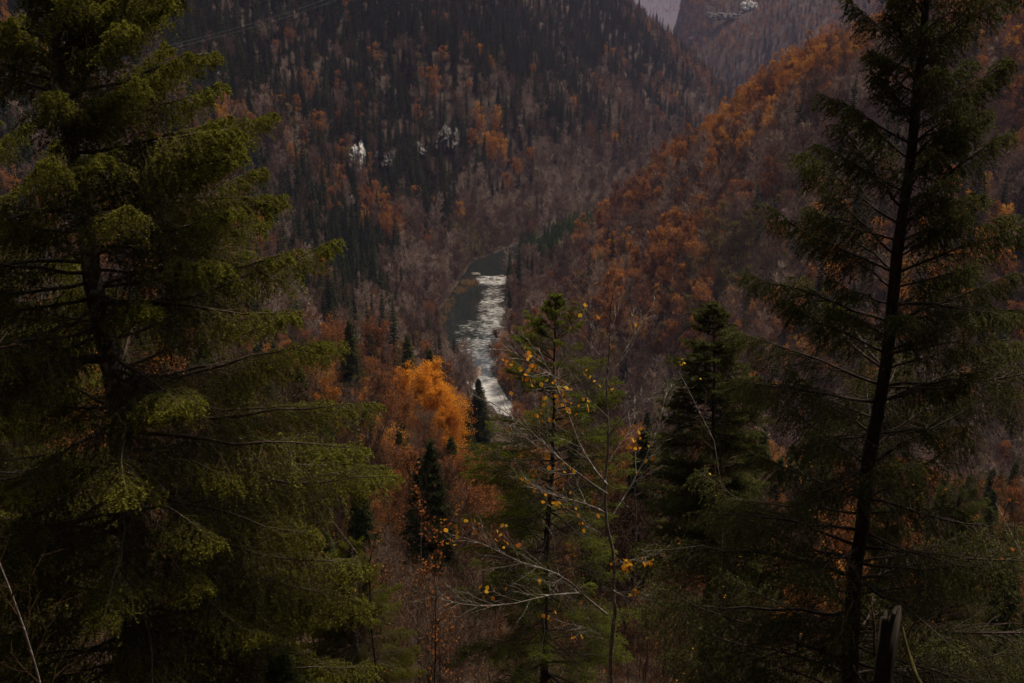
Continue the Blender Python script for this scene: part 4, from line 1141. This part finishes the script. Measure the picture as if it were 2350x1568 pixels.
# ------------------------------------------------------------------ saplings and shrubs just below the viewpoint
def sapling(u, v, ytop, y, label, seed, leafn=60, hgt=None, dark=False, name='beech_sapling', lm='rustleaf', r=.022, spread=.8, cat='sapling'):
    rg = np.random.default_rng(seed)
    top = at(u, ytop, y); bot = at(u + rg.uniform(-12, 12), v, y); g = float(H(bot[0], y))
    bot[2] = min(bot[2], g + 0) ; bot[2] = g - .1
    K = 14; k = np.linspace(0, 1, K)
    P = bot[None] * (1 - k)[:, None] + top[None] * k[:, None]
    P[:, :2] += np.cumsum(np.cumsum(rg.normal(0, .030, (K, 2)), 0), 0) * np.sin(k * np.pi)[:, None] ** .5 + np.cumsum(rg.normal(0, .018, (K, 2)), 0)
    O_ = P[0].copy(); P = P - O_; P = P[None]
    root = thing(name, label, cat, tuple(O_))
    b = Buf(); Vv, Q = tubes(P, np.linspace(r, .004, K)[None], 7); b.add(Vv, Q=Q)
    link('trunk', b.mesh('trunk', M['birch_bark' if not dark else 'fir_bark'], True), root)
    Hh = np.linalg.norm(P[0, -1] - P[0, 0])
    b = Buf()
    B2, L2, t2 = kids(P, 40, .18, 1.0, lambda t_: np.broadcast_to(spread * (1.15 - t_) + .12, t_.shape), .9, .8, .15, .15, 6, .1, 'any', rg)
    Vv, Q = tubes(B2, np.linspace(.007, .002, 6)[None].repeat(len(B2), 0), 4); b.add(Vv, Q=Q)
    B3, L3, t3 = kids(B2, 7, .15, 1.0, lambda t_: np.broadcast_to(.45 * L2[:, None], t_.shape), .85, .7, .1, .25, 4, .0, 'any', rg)
    Vv, Q = tubes(B3, np.linspace(.0030, .001, 4)[None].repeat(len(B3), 0), 3); b.add(Vv, Q=Q)
    if leafn:
        i = rg.integers(0, len(B3), leafn); C = B3[i, rg.integers(1, 4, leafn)] + rg.normal(0, .02, (leafn, 3))
        Vv, T = leafquads(C, .055, rg); b.add(Vv, T=T, m=1)
    link('crown', b.mesh('crown', [M['dead_twig'], M[lm]]), root)
sapling(965, 1568, 1090, 15, 'thin dark sapling hung with rust-red dry leaves left of the young spruce', 1, 900, dark=True)
sapling(905, 1568, 1180, 17, 'dark ivy-wrapped sapling under the left spruce tips', 2, 200, dark=True, r=.05)
sapling(1050, 1568, 1150, 19, 'thin bare sapling with a few yellow leaves between the rusty sapling and the young spruce', 3, 120, lm='birch_leaf')
sapling(1560, 1568, 850, 16, 'pale bare sapling in front of the cone-shaped conifer', 4, 60, lm='birch_leaf', spread=1.2)
sapling(1600, 1568, 1200, 14, 'bare sapling low between the yellow-leaved sapling and the big fir', 5, 160, lm='rustleaf', spread=1.0)
sapling(1740, 1568, 980, 19, 'bare sapling dotted with orange leaves behind the big fir', 6, 160, lm='birch_leaf', spread=1.3)
sapling(2150, 1568, 950, 20, 'sapling with orange leaves right of the big fir trunk', 7, 300, lm='birch_leaf', spread=1.3)
sapling(2290, 1568, 1150, 9, 'bare brown sapling in the lower right corner', 8, 60, spread=1.0)
sapling(760, 1568, 1180, 22, 'bare sapling inside the lower branches of the left spruce', 9, 60, spread=1.2)
sapling(30, 1300, 760, 9, 'reddish bare sapling at the left edge leaning in front of the old spruce', 10, 0, spread=.6)
sapling(860, 1568, 1060, 24, 'grey bare sapling behind the ivy-wrapped one', 12, 30, spread=1.2)
sapling(1010, 1568, 1040, 26, 'tall grey sapling behind the rusty sapling', 13, 30, spread=1.2)

# ------------------------------------------------------------------ the broken stump
def stump():
    y = 8.5
    top = at(2045, 1418, y); g = float(H(top[0], y)); O_ = np.array([top[0], y, g - .2])
    root = thing('tree_stump', 'broken rotting stump with pale splintered wood in the lower right', 'stump', tuple(O_))
    h = top[2] - O_[2]; K = 14; n = 16
    z = np.linspace(0, h, K); a = np.arange(n) / n * 6.2832
    A, Zg = np.meshgrid(a, z)
    r = .085 + .06 * np.exp(-Zg / .35) + .022 * np.sin(A * 4 + 1) + .02 * fbm(A * 2, Zg * 4, 3, 7)
    Zt = Zg.copy(); Zt[-1] += .16 * np.abs(np.sin(A[-1] * 2.5)) * (np.cos(A[-1] + .6) * .6 + .6)
    idx = np.arange(A.size).reshape(A.shape); nx = np.roll(idx, -1, 1)
    b = Buf(); b.add(np.stack([np.cos(A) * r, np.sin(A) * r, Zt], -1), Q=np.stack([idx[:-1], nx[:-1], nx[1:], idx[1:]], -1).reshape(-1, 4))
    c = len(A.ravel()); b.add([[0, 0, h - .15]]); b.T.append(np.array([[idx[-1, i], idx[-1, (i + 1) % n], c] for i in range(n)])); b.TM.append(np.zeros(n))
    link('trunk', b.mesh('trunk', M['stump'], False), root)
    for (dx, l, t) in [(-.17, .75, -.12), (.10, .5, .2), (-.05, .4, .05)]:
        P = np.array([[dx, -.12, h - l * .5], [dx + t * .3, -.13, h], [dx + t, -.12, h + l * .45]])[None]
        b = Buf(); Vv, Q = tubes(P, np.array([[.013, .010, .003]]), 4); b.add(Vv, Q=Q); link('splinter', b.mesh('splinter', M['dead_twig']), root)
    P = poly([(2070, 1440), (2085, 1500), (2105, 1560), (2160, 1640)], y - .4, y - .9, 10)
    O2 = P[-1].copy(); b = Buf(); Vv, Q = tubes((P - O2)[None], np.linspace(.012, .024, 10)[None], 8)
    Vv += rng.normal(0, .003, Vv.shape); b.add(Vv, Q=Q)
    o = link('mossy_branch', b.mesh('mossy_branch', M['moss'], True), label='mossy yellow-green fallen branch leaning against the broken stump', category='branch'); o.location = tuple(O2)
stump()

# ------------------------------------------------------------------ leaf litter on the near ground
n = 26000
lx = rng.uniform(-26, 26, n); ly = rng.uniform(9, 60, n); lz = H(lx, ly) + rng.uniform(.01, .10, n)
b = Buf(); Vv, T = leafquads(np.stack([lx, ly, lz], 1), .075, rng, .1)
tnt = np.repeat(np.clip(rng.normal(.45, .28, n), 0, 1), 4); b.add(Vv, T=T, tint=tnt)
link('leaf_litter', b.mesh('leaf_litter', M['litter']), kind='stuff', label='fallen yellow and brown leaves on the near slope', category='leaf litter')

# ------------------------------------------------------------------ spruces round the viewpoint, the unseen ones added to shade it
def copy_tree(root, x, y, rz, sc_, label, cat, group):
    r = root.copy(); sc.collection.objects.link(r)
    r.location = (x, y, float(H(x, y)) - .3); r.rotation_euler = (0, 0, rz); r.scale = (sc_,) * 3
    r['label'] = label; r['category'] = cat; r['group'] = group
    for ch in list(root.children):
        c = ch.copy(); sc.collection.objects.link(c); c.parent = r
        for g in ch.children:
            d = g.copy(); sc.collection.objects.link(d); d.parent = c
    return r
for (x, y, rz, k_, lb) in [(8.6, 20.5, 1.2, .78, 'dark fir just behind the big fir trunk'), (11.8, 24.0, 3.0, .84, 'dark fir right of and behind the big fir'), (6.4, 25.0, 5.0, .72, 'dark fir between the cone-shaped conifer and the big fir'),
                           (13.0, 19.0, 2.2, .85, 'dark fir at the right edge behind the big fir'), (4.4, 18.5, .6, .50, 'small dark fir low between the yellow-leaved sapling and the big fir'), (9.4, 15.5, 4.2, .42, 'smallest dark fir in the lower right behind the stump')]:
    copy_tree(heroB, x, y, rz, k_, lb, 'fir', 'dark firs behind the big fir')
copy_tree(heroA, -4.0, 22.0, 2.0, .46, 'shorter dark spruce under the lower right boughs of the old spruce', 'spruce', 'old spruces round the viewpoint')
copy_tree(heroA, -7.5, 25.0, 3.4, .60, 'dark spruce behind the lower boughs of the old spruce', 'spruce', 'old spruces round the viewpoint')
G_ = 'old spruces round the viewpoint'
for (x, y, rz, k_, lb) in [(-13.0, 22.0, 2.2, .95, 'dark old spruce just behind and left of the lichened trunk'), (-17.5, 15.0, 4.0, 1.0, 'old spruce at the left picture edge'),
                           (-20.0, 30.0, 1.0, .95, 'dark spruce farther down the slope behind the lichened trunk'), (-12.0, 3.0, 5.2, 1.0, 'unseen spruce added for shade left of the viewpoint'),
                           (-6.5, -5.0, .4, 1.0, 'unseen spruce added for shade behind the viewpoint on the left'), (5.5, -6.5, 3.1, 1.0, 'unseen spruce added for shade behind the viewpoint on the right'),
                           (12.5, 1.0, 1.7, .95, 'unseen spruce added for shade right of the viewpoint'), (8.6, 4.5, 2.9, .80, 'unseen spruce added for shade right beside the viewpoint'), (12.6, 8.0, 4.4, .92, 'unseen spruce added for shade beyond the right picture edge'),
                           (16.0, 12.0, .3, .9, 'unseen spruce added for shade farther along beyond the right picture edge'), (17.0, 4.5, 5.5, 1.0, 'unseen spruce added for shade well right of the viewpoint'), (10.0, -3.5, 1.0, 1.0, 'unseen spruce added for shade uphill right of the viewpoint'), (16.5, 17.0, 3.6, .75, 'unseen spruce added for shade by the right picture edge'), (0, -14, 2, 1.1, 'unseen spruce added for shade up the slope behind the viewpoint'), (-12, -14, 1, 1.1, 'unseen spruce added for shade up the slope behind the viewpoint on the left')]:
    copy_tree(heroA, x, y, rz, k_, lb, 'spruce', G_)

up_ = []  # unseen spruces added uphill and beside the camera to darken the foreground
for gy_ in np.arange(-42, -2, 5.0):
    for gx_ in np.arange(-46, 34, 5.0):
        x_ = gx_ + random.uniform(-2, 2); y_ = gy_ + random.uniform(-2, 2)
        if math.hypot(x_, y_) > 4.5: up_.append((x_, y_, float(H(x_, y_)) - .3, random.uniform(1.15, 1.6)))
for x_, y_ in [(-24, 2), (-28, 9), (-22, 8), (-18, 0), (-30, 16), (-26, 22), (-33, 28), (20, 4), (24, 10), (22, 0), (27, 6), (29, 14), (25, 18), (16, -3)]:
    up_.append((x_, y_, float(H(x_, y_)) - .3, random.uniform(1.1, 1.4)))
up_ = np.array(up_)
forest('unseen_shade_wood', 'spruce_n', up_[:, :3], up_[:, 3], rng.random(len(up_)) * 6.28, 'unseen spruce wood added for shade behind and beside the viewpoint')

# ------------------------------------------------------------------ overhead cables on the shaded wall
for (a_, b_) in [(((430, 96), 500), ((880, -30), 640)), (((430, 104), 500), ((880, -18), 640))]:
    A3 = at(*a_[0], a_[1]); B3_ = at(*b_[0], b_[1]); A3 = A3 + (A3 - B3_) * .6
    k = np.linspace(0, 1, 24)[:, None]; P = A3 * (1 - k) + B3_ * k; P[:, 2] -= 6 * (1 - (2 * k[:, 0] - 1) ** 2) - 6
    b = Buf(); Vv, Q = tubes((P - A3)[None], np.full((1, 24), .05), 5); b.add(Vv, Q=Q)
    o = link('power_cable', b.mesh('power_cable', M['cable'], True), label='faint overhead cable crossing high over the shaded valley wall', category='cable', group='overhead cables'); o.location = tuple(A3)

# ------------------------------------------------------------------ the air
hm, hnt, hout = new_mat('haze_air')
pv_ = hnt.nodes.new("ShaderNodeVolumePrincipled")
pv_.inputs['Color'].default_value = (.64, .62, 1.0, 1)
pv_.inputs['Density'].default_value = .00005
pv_.inputs['Anisotropy'].default_value = 0
hnt.links.new(pv_.outputs[0], hout.inputs['Volume'])
hb = Buf(); X0, X1, Y0, Y1, Z0, Z1 = -6500, 6500, -700, 10700, -60, 900
c = [(x, y, z) for z in (Z0, Z1) for y in (Y0, Y1) for x in (X0, X1)]
hb.add(c, Q=[(0, 2, 3, 1), (4, 5, 7, 6), (0, 1, 5, 4), (2, 6, 7, 3), (0, 4, 6, 2), (1, 3, 7, 5)])
link('haze', hb.mesh('haze', hm), kind='stuff')
